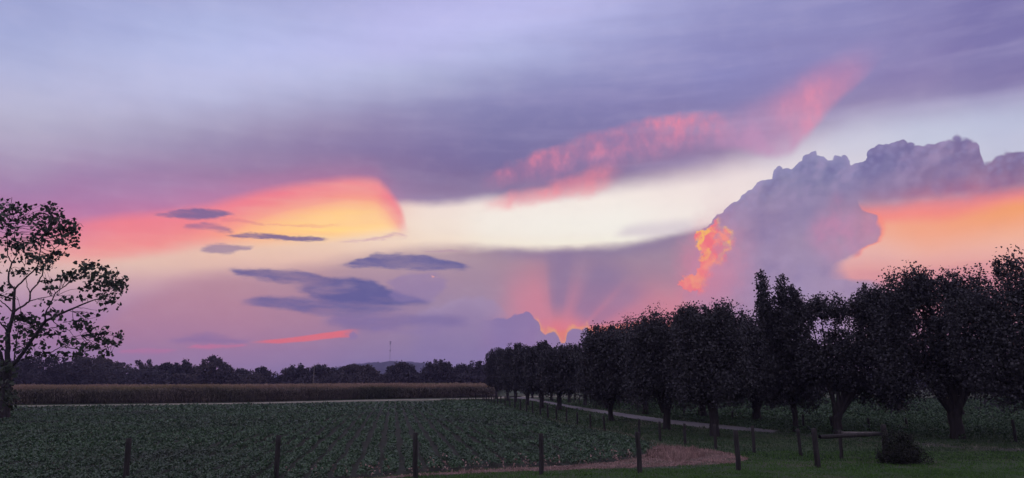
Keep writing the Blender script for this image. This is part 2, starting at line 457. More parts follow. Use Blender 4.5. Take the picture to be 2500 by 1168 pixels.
# the big thunderhead
bv = voro(42, 0.25)
bs = voro(17, 0.2)
bump = m('ADD', m('MULTIPLY', m('SUBTRACT', 0.42, bv), 0.85), m('MULTIPLY', m('SUBTRACT', 0.42, bs), 0.36))
ct = [(1650, 760), (1690, 640), (1715, 560), (1737, 543), (1750, 515), (1772, 508), (1795, 488), (1830, 466), (1850, 447), (1885, 432), (1902, 412), (1935, 398), (1965, 384), (2000, 377), (2035, 383), (2066, 388), (2074, 402), (2104, 392), (2114, 374), (2150, 360), (2190, 347), (2215, 352), (2250, 346), (2290, 338), (2340, 338), (2386, 346), (2394, 372), (2372 + 30, 397), (2440, 388), (2480, 368), (2560, 350), (2700, 330)]
kdt = m('ADD', m('SUBTRACT', pcurve(m('MULTIPLY_ADD', nf1, 0.35, AZ), ct), m('MULTIPLY_ADD', nf2, 0.35, EL)), bump)
softk = mr(AZ, ang(2150, 380)[0], ang(2400, 380)[0], 0.05, 0.17)
ktop = mr(m('DIVIDE', kdt, softk), -1, 1, smooth=True)
gr = [(2175, 780), (2180, 730), (2172, 702), (2115, 690), (2052, 680), (2048, 662), (2062, 640), (2092, 612), (2138, 592), (2148, 562), (2132, 532), (2106, 508), (2080, 480)]
dgr = m('ADD', m('SUBTRACT', hcurve(m('MULTIPLY_ADD', nf2, 0.5, EL), gr), m('MULTIPLY_ADD', nf1, 0.6, AZ)), m('MULTIPLY', m('SUBTRACT', 0.42, bv), 0.6))
sgr = mr(EL, ang(2100, 690)[1], ang(2100, 590)[1], 0.95, 0.14)
kright = mr(m('DIVIDE', dgr, sgr), -1, 1, smooth=True)
kan = edge(m('SUBTRACT', m('MULTIPLY_ADD', nw2, 0.5, YF), pcurve(AZ, an)), 26)
kc = m('MULTIPLY', ktop, m('MAXIMUM', kright, kan))
kc = m('MULTIPLY', kc, mr(AZ, ang(1640, 700)[0], ang(1720, 700)[0], smooth=True))
GR = [320, 370, 410, 450, 490, 530, 580, 640, 700, 800, 930]
GX = [1700, 1900, 2000, 2100, 2200, 2350, 2500]
G = [
 [(140,130,175)]*3 + [(118,114,166),(118,110,160),(122,110,160),(128,110,156)],
 [(140,130,175),(132,132,176),(128,128,174),(116,116,168),(120,112,162),(124,110,160),(122,106,152)],
 [(142,132,175),(128,130,175),(126,126,174),(118,118,172),(124,114,164),(134,114,160),(132,106,150)],
 [(146,134,176),(132,128,172),(130,128,174),(126,118,168),(140,116,160),(158,114,152),(150,106,146)],
 [(150,134,175),(138,128,172),(136,126,172),(150,124,164),(176,120,152),(200,116,146),(190,112,140)],
 [(156,134,174),(146,130,174),(142,130,174),(180,136,168),(210,130,150),(225,130,145),(225,130,140)],
 [(168,136,172),(152,134,176),(156,136,174),(190,142,170),(200,140,165),(220,140,155),(220,140,155)],
 [(178,138,170),(156,138,180),(162,142,180),(180,146,176),(200,145,165),(210,145,160),(210,145,160)],
 [(188,140,168),(160,140,182),(164,144,184),(172,146,182),(200,148,170),(210,150,165),(210,150,165)],
 [(188,142,170),(164,140,178),(168,142,180),(175,145,178),(200,150,170),(205,150,165),(205,150,165)],
 [(175,140,175),(165,140,178),(170,142,178),(178,145,175),(195,148,168),(200,150,165),(200,150,165)],
]
G = [[(c[0] + 7, c[1] + 5, c[2] - 5) for c in r] for r in G]
GC = colour_grid(GR, GX, G, [14, 17, 19.5, 22, 24.5, 27, 30, 33, 36], 20, XS, YS)
# billows inside the cloud, lit from the glow low on the left
em = m('SUBTRACT', voro(78, 0.5, (0.34, -0.30)), voro(78, 0.5))
em2 = m('SUBTRACT', voro(30, 0.4, (0.15, -0.13)), voro(30, 0.4))
emb = m('ADD', em, m('MULTIPLY', em2, 0.6))
wem = m('MULTIPLY', mr(kdt, 8.0, 1.0, 0.2, 1.0), mr(m('SUBTRACT', EL, pcurve(AZ, an)), 0.6, 3.0, 0.35, 1.0))
GC = mixc(m('MULTIPLY', m('MULTIPLY', mr(emb, 0.0, 0.28), wem), 0.36), GC, lin((192, 166, 200)))
GC = mixc(m('MULTIPLY', m('MULTIPLY', mr(emb, 0.0, -0.28), wem), 0.36), GC, lin((100, 92, 146)))
bl = voro(110, 0.6)
GC = mixc(m('MULTIPLY', mr(bl, 0.25, 0.65), 0.10), GC, lin((112, 104, 158)))
GC = mixc(m('MULTIPLY', mr(noise(70, 5, 23, rough=0.6), -0.02, 0.2), 0.14), GC, lin((176, 156, 196)))
GC = mixc(m('MULTIPLY', mr(noise(80, 5, 24, rough=0.6), -0.02, 0.2), 0.22), GC, lin((104, 96, 150)))
GC = mixc(m('MULTIPLY', mr(bv, 0.45, 0.05), 0.13), GC, lin((190, 170, 205)))
lit = m('MULTIPLY', mr(m('ADD', m('ABSOLUTE', m('SUBTRACT', AZ, ang(2050, 570)[0])), m('MULTIPLY', m('ABSOLUTE', m('SUBTRACT', EL, ang(2050, 570)[1])), 1.1)), 4.0, 0.8, smooth=True), mr(noise(90, 4, 21), -0.12, 0.14))
GC = mixc(m('MULTIPLY', lit, 0.75), GC, lin((206, 142, 174)))
GC = mixc(m('MULTIPLY', m('MULTIPLY', mr(bs, 0.5, 0.1), mr(kdt, 2.6, 0.2, smooth=True)), 0.28), GC, lin((158, 152, 196)))
hl = m('MULTIPLY', edge(m('SUBTRACT', 0.22, m('ABSOLUTE', m('SUBTRACT', kdt, 0.1))), 8), window(AZ, 1730, 2110, 60, 450))
GC = mixc(m('MULTIPLY', hl, 0.3), GC, lin((165, 160, 200)))
C = lay(C, m('MULTIPLY', m('MULTIPLY', edge(m('ADD', dgr, 0.25), 10), m('SUBTRACT', 1.0, kan)), m('MULTIPLY', m('MULTIPLY', edge(m('SUBTRACT', EL, ang(2100, 670)[1]), 20), window(AZ, 2070, 2230, 15, 560)), 0.8)), (255, 140, 122))
C = lay(C, kc, GC)

# fire-lit fragment at its left edge
fl = [(1690, 770), (1700, 715), (1672, 702), (1646, 696), (1660, 684), (1694, 668), (1712, 650), (1704, 632), (1712, 614), (1698, 598), (1700, 580), (1712, 565), (1732, 552), (1745, 533), (1752, 515)]
fr = [(1690, 770), (1726, 712), (1726, 690), (1745, 666), (1764, 640), (1784, 610), (1792, 590), (1790, 570), (1764, 556), (1754, 540), (1752, 515)]
nq1 = noise(30, 6, 31, rough=0.65); nq2 = noise(30, 6, 32, rough=0.65)
XQ = m('MULTIPLY_ADD', nq1, 1.5, AZ); YQ = m('MULTIPLY_ADD', nq2, 1.2, EL)
kf = m('MULTIPLY', edge(m('SUBTRACT', XQ, hcurve(YQ, fl)), 3.5), mr(m('SUBTRACT', hcurve(YQ, fr), XQ), -0.25, 0.75, smooth=True))
kf = m('MULTIPLY', kf, m('MULTIPLY', edge(m('SUBTRACT', EL, ang(1720, 716)[1]), 10), edge(m('SUBTRACT', ang(1745, 530)[1], EL), 6)))
fn = noise(38, 5, 34, rough=0.6)
rdg = m('ABSOLUTE', noise(64, 5, 37, rough=0.55))
fup = mr(EL, ang(1700, 660)[1], ang(1700, 590)[1], 0.25, 1.0)
fc = mixc(m('MULTIPLY', mr(rdg, 0.085, 0.0, smooth=True), fup), mixc(mr(fn, -0.1, 0.15), lin((250, 118, 124)), lin((255, 150, 128))), lin((255, 190, 96)))
hole = mr(noise(44, 4, 36), 0.02, 0.14)
hole = m('MULTIPLY', hole, mr(m('SUBTRACT', XQ, hcurve(YQ, fl)), 0.4, 1.2))
pg = mr(m('SQRT', m('ADD', m('POWER', m('SUBTRACT', XQ, ang(1722, 665)[0]), 2.0), m('MULTIPLY', m('POWER', m('SUBTRACT', YQ, ang(1722, 665)[1]), 2.0), 0.45))), 3.0, 0.6, smooth=True)
C = lay(C, pg, (222, 134, 156), 0.6)
C = lay(C, m('MULTIPLY', mr(m('SQRT', m('ADD', m('POWER', m('SUBTRACT', XQ, ang(1765, 640)[0]), 2.0), m('MULTIPLY', m('POWER', m('SUBTRACT', YQ, ang(1765, 640)[1]), 2.0), 0.3))), 3.2, 0.4, smooth=True), mr(fn, -0.2, 0.1, 0.5, 1.0)), (208, 140, 166), 0.55)
C = lay(C, m('MULTIPLY', kf, m('SUBTRACT', 1.0, m('MULTIPLY', hole, 0.6))), fc)

# low dark lens clouds, left half
LENS = [
 ([(390, 519), (430, 511), (480, 509), (540, 513), (590, 522)], [(390, 521), (430, 530), (475, 534), (520, 527), (590, 524)], (122, 104, 150), 4, 0.92),
 ([(440, 552), (490, 541), (530, 549), (585, 566)], [(440, 556), (490, 560), (540, 566), (585, 569)], (146, 108, 148), 5, 0.8),
 ([(545, 574), (620, 569), (680, 574), (740, 578), (815, 587)], [(545, 577), (620, 581), (680, 586), (740, 586), (815, 589)], (112, 98, 144), 3, 0.9),
 ([(480, 609), (545, 599), (612, 602)], [(480, 612), (560, 620), (612, 606)], (150, 126, 156), 5, 0.75),
 ([(820, 646), (880, 632), (930, 614), (980, 615), (1040, 624), (1100, 637), (1155, 653)], [(820, 648), (900, 650), (960, 654), (1040, 661), (1100, 662), (1155, 655)], (100, 97, 150), 5, 0.95),
 ([(545, 655), (600, 656), (660, 655), (720, 664), (800, 680), (860, 690)], [(545, 659), (600, 676), (680, 690), (740, 694), (800, 700), (860, 700)], (104, 96, 146), 6, 0.92),
 ([(700, 696), (760, 690), (820, 682), (870, 680), (915, 690), (950, 708), (1000, 724), (1060, 737)], [(700, 702), (760, 722), (820, 737), (900, 744), (980, 747), (1060, 741)], (86, 88, 146), 8, 0.93),
 ([(590, 734), (640, 724), (720, 724), (820, 732), (900, 744), (1000, 752)], [(590, 740), (640, 752), (720, 764), (790, 772), (900, 768), (1000, 757)], (104, 98, 150), 7, 0.88),
 ([(780, 776), (840, 768), (920, 766), (1000, 772), (1060, 768), (1120, 774), (1180, 785)], [(780, 790), (840, 802), (920, 810), (1000, 796), (1060, 794), (1120, 796), (1180, 790)], (124, 108, 160), 10, 0.7),
 ([(400, 826), (480, 818), (560, 822), (640, 830)], [(400, 832), (480, 838), (560, 838), (640, 834)], (142, 110, 160), 8, 0.7),
 ([(825, 592), (870, 589), (940, 575), (965, 572), (1000, 580)], [(825, 594), (870, 594), (940, 583), (965, 580), (1000, 583)], (216, 172, 182), 4, 0.7),
 ([(940, 694), (970, 676), (1000, 668), (1050, 668), (1110, 682)], [(940, 720), (970, 735), (1000, 740), (1050, 735), (1110, 700)], (148, 126, 172), 7, 0.55),
 ([(640, 541), (700, 543), (760, 549), (850, 556)], [(640, 543), (700, 546), (760, 552), (850, 558)], (232, 136, 140), 3, 0.5),
 ([(520, 530), (600, 536), (660, 546)], [(520, 532), (600, 541), (660, 549)], (216, 112, 138), 4, 0.5),
 ([(1030, 612), (1080, 609), (1150, 612)], [(1030, 614), (1080, 613), (1150, 614)], (190, 150, 170), 2, 0.6),
 ([(900, 800), (1000, 806), (1080, 800)], [(900, 808), (1000, 816), (1080, 808)], (140, 118, 168), 9, 0.5),
 ([(280, 856), (340, 850), (400, 853), (440, 858)], [(280, 862), (340, 864), (400, 864), (440, 862)], (226, 124, 158), 5, 0.8),
 ([(445, 848), (500, 840), (560, 842), (620, 838)], [(445, 850), (500, 853), (560, 851), (620, 843)], (236, 120, 148), 4, 0.85),
]
nl1 = noise(56, 6, 51, sx=0.24, sy=1.0, rough=0.72, rot=-4)
YL = m('MULTIPLY_ADD', nl1, 1.0, m('MULTIPLY_ADD', nf2, 0.25, EL))
XL = m('MULTIPLY_ADD', nf1, 2.6, AZ)
wisp = mr(noise(46, 5, 52, sx=0.2, rough=0.65, rot=-3), -0.2, 0.02, 0.6, 1.0)
for (tp, bt, col, sf, op) in LENS:
    C = lay(C, m('MULTIPLY', band(XL, YL, tp, bt, sf, sf, (tp[-1][0] - tp[0][0]) * 0.13), wisp), col, op)
k = band(m('MULTIPLY_ADD', nf1, 0.3, AZ), m('MULTIPLY_ADD', nf2, 0.2, EL), [(600, 837), (700, 826), (800, 812), (850, 804), (885, 803)], [(600, 839), (680, 839), (760, 833), (830, 824), (860, 824), (885, 812)], 2.5, 2.5, 60)
C = lay(C, k, (255, 114, 104), 0.95)
C = lay(C, edge(m('SUBTRACT', 0.22, m('SQRT', m('ADD', m('POWER', m('SUBTRACT', XQ, ang(862, 818)[0]), 2.0), m('POWER', m('SUBTRACT', YQ, ang(862, 818)[1]), 2.0)))), 4), (150, 124, 168), 0.9)
C = lay(C, edge(m('SUBTRACT', 0.13, m('SQRT', m('ADD', m('MULTIPLY', m('POWER', m('SUBTRACT', XQ, ang(1060, 673)[0]), 2.0), 3.0), m('POWER', m('SUBTRACT', YQ, ang(1060, 673)[1]), 2.0)))), 4), (250, 175, 160), 0.9)
# overall faint texture of thin cloud
tx = noise(34, 5, 41, sx=0.6, rough=0.6)
C = mixc(m('MULTIPLY', mr(tx, 0.0, 0.3), 0.03), C, lin((255, 235, 240)))
C = mixc(m('MULTIPLY', mr(tx, 0.0, -0.3), 0.03), C, lin((90, 80, 130)))

# dusk sky behind the viewer and overhead, unseen and brightened to light the ground
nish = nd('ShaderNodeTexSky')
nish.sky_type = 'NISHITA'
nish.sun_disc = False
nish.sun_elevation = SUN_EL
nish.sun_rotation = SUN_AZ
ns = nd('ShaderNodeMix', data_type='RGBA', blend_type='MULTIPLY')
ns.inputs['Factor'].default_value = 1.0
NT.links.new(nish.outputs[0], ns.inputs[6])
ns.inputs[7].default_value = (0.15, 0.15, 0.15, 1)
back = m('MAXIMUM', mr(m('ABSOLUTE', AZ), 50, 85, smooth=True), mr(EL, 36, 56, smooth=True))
dusk_fill = mixc(0.85, ns.outputs[2], (0.80, 0.72, 0.95))
C = mixc(back, C, dusk_fill)
bg = nd('ShaderNodeBackground')
NT.links.new(C, bg.inputs[0])
bg.inputs[1].default_value = 1.0
wo = nd('ShaderNodeOutputWorld')
NT.links.new(bg.outputs[0], wo.inputs[0])
world.cycles.sampling_method = 'MANUAL'
world.cycles.sample_map_resolution = 512

# ------------------------------------------------------------------ sun, low behind the clouds
sl_ = bpy.data.lights.new('sun', 'SUN')
sl_.energy = 0.25
sl_.angle = math.radians(12)
sl_.color = (1.0, 0.62, 0.45)
so = bpy.data.objects.new('sun', sl_)
COL.objects.link(so)
sd = Vector((math.sin(SUN_AZ) * math.cos(SUN_EL), math.cos(SUN_AZ) * math.cos(SUN_EL), math.sin(SUN_EL)))
so.rotation_euler = sd.to_track_quat('Z', 'Y').to_euler()
#%%END_SKY

# ------------------------------------------------------------------ helpers for meshes
def tag(o, label=None, cat=None, group=None, kind=None):
    if label: o['label'] = label
    if cat: o['category'] = cat
    if group: o['group'] = group
    if kind: o['kind'] = kind
    return o


def link(o, parent=None):
    COL.objects.link(o)
    if parent is not None: o.parent = parent
    return o


def empty(name, loc):
    o = bpy.data.objects.new(name, None)
    o.location = loc
    o.empty_display_size = 0.2
    COL.objects.link(o)
    return o


def mesh_np(name, V, faces_n, L, mat, parent=None, smooth=False):
    """V (n,3); L flat loop indices; faces_n vertices per face (int or array)"""
    me = bpy.data.meshes.new(name)
    V = np.asarray(V, dtype=np.float32)
    L = np.asarray(L, dtype=np.int32).ravel()
    nf = len(L) // faces_n if np.isscalar(faces_n) else len(faces_n)
    me.vertices.add(len(V)); me.vertices.foreach_set('co', V.ravel())
    me.loops.add(len(L)); me.loops.foreach_set('vertex_index', L)
    me.polygons.add(nf)
    st = np.arange(nf, dtype=np.int32) * faces_n if np.isscalar(faces_n) else np.concatenate([[0], np.cumsum(faces_n)[:-1]]).astype(np.int32)
    me.polygons.foreach_set('loop_start', st)
    me.update(calc_edges=True)
    if smooth: me.polygons.foreach_set('use_smooth', np.ones(nf, dtype=bool))
    me.materials.append(mat)
    return link(bpy.data.objects.new(name, me), parent)


def norm(a):
    return a / np.maximum(np.linalg.norm(a, axis=-1, keepdims=True), 1e-9)


class Leaves:
    """many small folded leaf faces collected into one mesh"""
    def __init__(s): s.v = []
    def add(s, P, size, up=0.0, droop=0.0, wid=0.6, rng=RNG, dirs=None):
        n = len(P)
        if n == 0: return
        size = np.broadcast_to(np.asarray(size, dtype=float), (n,))[:, None]
        N = rng.normal(size=(n, 3)); N[:, 2] += up; N = norm(N)
        A = rng.normal(size=(n, 3)) if dirs is None else dirs + rng.normal(size=(n, 3)) * 0.25
        A[:, 2] -= droop
        A = norm(A - N * (A * N).sum(1, keepdims=True))
        B = np.cross(N, A)
        w = wid * (0.8 + 0.4 * rng.random((n, 1)))
        q = np.stack([P, P + A * size * 0.42 + B * size * w * 0.5 + N * size * 0.08, P + A * size, P + A * size * 0.42 - B * size * w * 0.5 + N * size * 0.08], 1)
        s.v.append(q.reshape(-1, 3))
    def build(s, name, mat, parent=None):
        V = np.concatenate(s.v)
        return mesh_np(name, V, 4, np.arange(len(V)), mat, parent)


class Tubes:
    def __init__(s): s.V = []; s.L = []; s.n = 0
    def add(s, pts, rad, k=7, wob=0.0, cap=False, rng=RNG):
        pts = np.asarray(pts, dtype=float); n = len(pts)
        rad = np.interp(np.linspace(0, 1, n), np.linspace(0, 1, len(rad)), rad) if not np.isscalar(rad) else np.full(n, rad)
        T = norm(np.gradient(pts, axis=0))
        ref = np.array([0.0, 1.0, 0.02]) if abs(T[0][1]) < 0.8 else np.array([1.0, 0.0, 0.02])
        A = norm(np.cross(T, ref)); B = np.cross(T, A)
        th = np.linspace(0, 2 * np.pi, k, endpoint=False)
        rr = rad[:, None] * (1 + wob * rng.normal(size=(n, k)))
        R = pts[:, None] + (A[:, None] * np.cos(th)[None, :, None] + B[:, None] * np.sin(th)[None, :, None]) * rr[..., None]
        s.V.append(R.reshape(-1, 3))
        for i in range(n - 1):
            for j in range(k):
                a, b = s.n + i * k + j, s.n + i * k + (j + 1) % k
                s.L.append((a, b, b + k, a + k))
        s.n += n * k
        if cap:
            s.V.append(pts[-1:] + T[-1:] * rad[-1] * 0.12)
            e = s.n - k
            for j in range(k): s.L.append((e + j, e + (j + 1) % k, s.n))
            s.n += 1
    def build(s, name, mat, parent=None, smooth=True):
        fn = np.array([len(f) for f in s.L])
        return mesh_np(name, np.concatenate(s.V), fn, np.concatenate([np.array(f) for f in s.L]), mat, parent, smooth)


def bez(p0, p1, sag=0.0, n=7, jit=0.0, rng=RNG):
    p0, p1 = np.asarray(p0, float), np.asarray(p1, float)
    t = np.linspace(0, 1, n)[:, None]
    P = p0 + (p1 - p0) * t
    P[:, 2] += (np.sin(np.pi * t[:, 0])) * sag
    if jit: P[1:-1] += rng.normal(size=(n - 2, 3)) * jit
    return P


# ------------------------------------------------------------------ materials
def material(name, c1, c2, scale=3.0, rough=0.8, island=0.0, c3=None, scale3=0.4, stretch=(1, 1, 1), bump=0.0, bump_scale=20.0, detail=4, translucent=0.0, spec=0.3):
    mt = bpy.data.materials.new(name)
    mt.use_nodes = True
    t = mt.node_tree
    b = t.nodes['Principled BSDF']
    b.inputs['Roughness'].default_value = rough
    b.inputs['Specular IOR Level'].default_value = spec
    g = t.nodes.new('ShaderNodeNewGeometry')
    mp = t.nodes.new('ShaderNodeMapping')
    t.links.new(g.outputs['Position'], mp.inputs[0])
    mp.inputs['Scale'].default_value = stretch
    n = t.nodes.new('ShaderNodeTexNoise')
    n.inputs['Scale'].default_value = scale
    n.inputs['Detail'].default_value = detail
    n.inputs['Roughness'].default_value = 0.65
    t.links.new(mp.outputs[0], n.inputs['Vector'])
    r = t.nodes.new('ShaderNodeMapRange')
    t.links.new(n.outputs[0], r.inputs[0])
    r.inputs[1].default_value, r.inputs[2].default_value = 0.32, 0.68
    f = r.outputs[0]
    if island:
        mx = t.nodes.new('ShaderNodeMix'); mx.data_type = 'FLOAT'
        mx.inputs[0].default_value = island
        t.links.new(f, mx.inputs[2]); t.links.new(g.outputs['Random Per Island'], mx.inputs[3])
        f = mx.outputs[0]
    mc = t.nodes.new('ShaderNodeMix'); mc.data_type = 'RGBA'
    t.links.new(f, mc.inputs[0])
    mc.inputs[6].default_value = (*c1, 1); mc.inputs[7].default_value = (*c2, 1)
    out = mc.outputs[2]
    if c3:
        n3 = t.nodes.new('ShaderNodeTexNoise'); n3.inputs['Scale'].default_value = scale3; n3.inputs['Detail'].default_value = 5
        t.links.new(mp.outputs[0], n3.inputs['Vector'])
        r3 = t.nodes.new('ShaderNodeMapRange'); t.links.new(n3.outputs[0], r3.inputs[0])
        r3.inputs[1].default_value, r3.inputs[2].default_value = 0.48, 0.66
        m3 = t.nodes.new('ShaderNodeMix'); m3.data_type = 'RGBA'
        t.links.new(r3.outputs[0], m3.inputs[0]); t.links.new(out, m3.inputs[6]); m3.inputs[7].default_value = (*c3, 1)
        out = m3.outputs[2]
    t.links.new(out, b.inputs['Base Color'])
    if bump:
        nb = t.nodes.new('ShaderNodeTexNoise'); nb.inputs['Scale'].default_value = bump_scale; nb.inputs['Detail'].default_value = 5
        t.links.new(mp.outputs[0], nb.inputs['Vector'])
        bp = t.nodes.new('ShaderNodeBump'); bp.inputs['Strength'].default_value = 0.8; bp.inputs['Distance'].default_value = bump
        t.links.new(nb.outputs[0], bp.inputs['Height']); t.links.new(bp.outputs[0], b.inputs['Normal'])
    if translucent:
        tr = t.nodes.new('ShaderNodeBsdfTranslucent')
        t.links.new(out, tr.inputs[0])
        ms = t.nodes.new('ShaderNodeMixShader'); ms.inputs[0].default_value = translucent
        t.links.new(b.outputs[0], ms.inputs[1]); t.links.new(tr.outputs[0], ms.inputs[2])
        t.links.new(ms.outputs[0], t.nodes['Material Output'].inputs[0])
    return mt


M = {
    'ground': material('grass_ground', (0.016, 0.036, 0.013), (0.036, 0.058, 0.024), 0.9, 0.95, c3=(0.050, 0.050, 0.032), scale3=0.25, bump=0.05, bump_scale=9),
    'soil': material('crop_soil', (0.016, 0.020, 0.014), (0.032, 0.034, 0.024), 1.5, 0.95, bump=0.05, bump_scale=6),
    'gravel': material('lane_gravel', (0.08, 0.078, 0.088), (0.16, 0.152, 0.17), 4.0, 0.9, c3=(0.12, 0.12, 0.11), scale3=0.5, bump=0.02, bump_scale=30),
    'dirt': material('lane_dirt', (0.03, 0.03, 0.03), (0.075, 0.07, 0.07), 1.5, 0.95, c3=(0.03, 0.04, 0.02), scale3=0.6, bump=0.03, bump_scale=14),
    'track': material('field_track', (0.14, 0.125, 0.095), (0.28, 0.25, 0.20), 0.8, 0.95, c3=(0.09, 0.09, 0.06), scale3=0.35),
    'straw_soil': material('straw_soil', (0.05, 0.036, 0.032), (0.22, 0.135, 0.12), 2.2, 0.95, c3=(0.05, 0.055, 0.03), scale3=0.9, bump=0.04, bump_scale=12),
    'straw': material('dry_straw', (0.08, 0.05, 0.045), (0.44, 0.29, 0.26), 1.2, 0.8, island=0.6, translucent=0.15),
    'pale_grass': material('bleached_grass', (0.07, 0.068, 0.05), (0.2, 0.19, 0.15), 2.0, 0.85, island=0.6),
    'soy': material('bean_leaf', (0.013, 0.029, 0.013), (0.066, 0.132, 0.062), 0.35, 0.5, island=0.75, c3=(0.034, 0.054, 0.034), scale3=0.12, translucent=0.15, spec=0.5),
    'weed': material('weed_leaf', (0.010, 0.024, 0.011), (0.054, 0.100, 0.048), 0.35, 0.7, island=0.6, translucent=0.1),
    'turf': material('turf_blade', (0.020, 0.062, 0.010), (0.080, 0.170, 0.034), 0.8, 0.7, island=0.5, translucent=0.2),
    'rough': material('verge_blade', (0.014, 0.034, 0.014), (0.054, 0.092, 0.040), 0.6, 0.8, island=0.5, translucent=0.1),
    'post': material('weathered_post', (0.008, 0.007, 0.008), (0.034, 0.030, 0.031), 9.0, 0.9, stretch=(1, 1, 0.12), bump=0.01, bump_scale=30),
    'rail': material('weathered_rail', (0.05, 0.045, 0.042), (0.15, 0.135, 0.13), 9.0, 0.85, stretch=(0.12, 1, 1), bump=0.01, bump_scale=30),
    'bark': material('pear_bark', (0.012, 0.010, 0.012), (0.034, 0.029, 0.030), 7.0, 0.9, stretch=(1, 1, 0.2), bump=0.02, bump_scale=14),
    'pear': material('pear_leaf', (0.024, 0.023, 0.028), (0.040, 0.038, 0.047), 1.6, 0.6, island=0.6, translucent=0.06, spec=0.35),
    'catalpa': material('broad_leaf', (0.012, 0.022, 0.012), (0.036, 0.048, 0.026), 1.0, 0.6, island=0.6, translucent=0.06, spec=0.3),
    'far': material('far_leaf', (0.018, 0.017, 0.022), (0.042, 0.037, 0.048), 0.25, 0.8, island=0.6, c3=(0.065, 0.05, 0.045), scale3=0.03),
    'corn_stalk': material('corn_leaf', (0.030, 0.026, 0.022), (0.19, 0.15, 0.125), 0.35, 0.8, island=0.65, c3=(0.045, 0.05, 0.028), scale3=0.06, translucent=0.1),
    'tassel': material('corn_tassel', (0.17, 0.105, 0.08), (0.30, 0.20, 0.155), 0.15, 0.85, island=0.5, c3=(0.15, 0.13, 0.06), scale3=0.03),
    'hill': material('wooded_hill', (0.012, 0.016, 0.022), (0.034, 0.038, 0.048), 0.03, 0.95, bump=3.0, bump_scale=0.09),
    'steel': material('galvanised_steel', (0.10, 0.10, 0.11), (0.2, 0.2, 0.21), 3.0, 0.5),
    'dark_steel': material('dark_antenna', (0.03, 0.03, 0.035), (0.05, 0.05, 0.055), 3.0, 0.6),
    'bush': material('bush_leaf', (0.006, 0.008, 0.006), (0.020, 0.022, 0.016), 2.0, 0.8, island=0.6),
}


def in_poly(P, poly):
    x, y = P[:, 0], P[:, 1]
    ins = np.zeros(len(P), bool)
    j = len(poly) - 1
    for i in range(len(poly)):
        xi, yi = poly[i]; xj, yj = poly[j]
        c = ((yi > y) != (yj > y)) & (x < (xj - xi) * (y - yi) / (yj - yi + 1e-12) + xi)
        ins ^= c
        j = i
    return ins


def height(x, y):
    """gentle swell of the land beyond the bean field"""
    t = np.clip((y - 150) / 130, 0, 1); t = t * t * (3 - 2 * t)
    return t * (0.75 * np.exp(-((x + 38) / 55.0) ** 2) - 0.25 + 0.35 * np.clip((x + 10) / 60, -1, 1))


# ------------------------------------------------------------------ ground
gx = np.concatenate([np.linspace(-3400, -260, 16), np.linspace(-240, 240, 97), np.linspace(260, 3400, 16)])
gy = np.concatenate([np.linspace(-3400, -60, 12), np.linspace(-40, 420, 93), np.linspace(450, 3400, 20)])
GXX, GYY = np.meshgrid(gx, gy)
V = np.stack([GXX.ravel(), GYY.ravel(), height(GXX.ravel(), GYY.ravel())], 1)
nx_, ny_ = len(gx), len(gy)
ii, jj = np.meshgrid(np.arange(nx_ - 1), np.arange(ny_ - 1))
a = (jj * nx_ + ii).ravel()
tag(mesh_np('ground', V, 4, np.stack([a, a + 1, a + nx_ + 1, a + nx_], 1), M['ground'], smooth=True), kind='structure')


def sheet(name, poly, z, mat, kind='structure', rag=0.0, step=1.5):
    """flat patch on the ground with a ragged outline, slightly above it"""
    pts = []
    for i in range(len(poly)):
        p, q = np.array(poly[i]), np.array(poly[(i + 1) % len(poly)])
        n = max(1, int(np.linalg.norm(q - p) / step))
        for k in range(n):
            w = p + (q - p) * k / n
            pts.append(w + RNG.normal(size=2) * rag)
    bm = bmesh.new()
    f = bm.faces.new([bm.verts.new((p[0], p[1], z)) for p in pts])
    bmesh.ops.triangulate(bm, faces=[f])
    me = bpy.data.meshes.new(name); bm.to_mesh(me); bm.free()
    if me.polygons and sum(p.normal.z for p in me.polygons) < 0: me.flip_normals()
    me.materials.append(mat)
    return tag(link(bpy.data.objects.new(name, me)), kind=kind)


G = lambda l: [gpt(*p) for p in l]
BEAN_PX_R = [(1180, 985), (1240, 1001), (1300, 1021), (1360, 1041), (1420, 1052), (1470, 1063), (1530, 1076), (1588, 1092), (1596, 1104), (1560, 1117), (1500, 1130), (1400, 1137), (1200, 1145), (1000, 1158), (860, 1170), (700, 1182)]
BEAN = G(BEAN_PX_R) + [(-13, 21.0), (-40, 22), (-84, 52), (-58, 86), (-34.5, 97), (-17, 107)]
sheet('bean_field_soil', BEAN, 0.004, M['soil'], rag=0.08)
DRY = G([(1585, 1090), (1640, 1090), (1700, 1096), (1760, 1104), (1800, 1113), (1830, 1122), (1790, 1132), (1700, 1137), (1560, 1142), (1400, 1148), (1200, 1154), (1000, 1165), (860, 1178), (700, 1190), (700, 1184), (860, 1173), (1000, 1160), (1200, 1147), (1400, 1136), (1500, 1129), (1560, 1116), (1596, 1103)])
sheet('bare_patch', DRY, 0.008, M['straw_soil'], rag=0.07, step=0.5)
LANE = G([(1226, 965), (1262, 966), (1290, 972), (1330, 979), (1372, 986.5), (1420, 995), (1500, 1006.5), (1631, 1025), (1740, 1036), (1831, 1045), (1900, 1052),
          (1890, 1058), (1831, 1053), (1740, 1047), (1623, 1035), (1500, 1015.5), (1410, 1000), (1360, 990), (1310, 981.5), (1270, 974), (1226, 969)])
LANE2 = G([(1831, 1045), (1960, 1058), (2120, 1072), (2300, 1086), (2500, 1097), (2700, 1107), (2700, 1114), (2500, 1104), (2300, 1093), (2120, 1080), (1960, 1067), (1831, 1054)])
sheet('gravel_lane', LANE, 0.010, M['gravel'], rag=0.07, step=2)
sheet('dirt_lane', LANE2, 0.006, M['dirt'], rag=0.1, step=2)
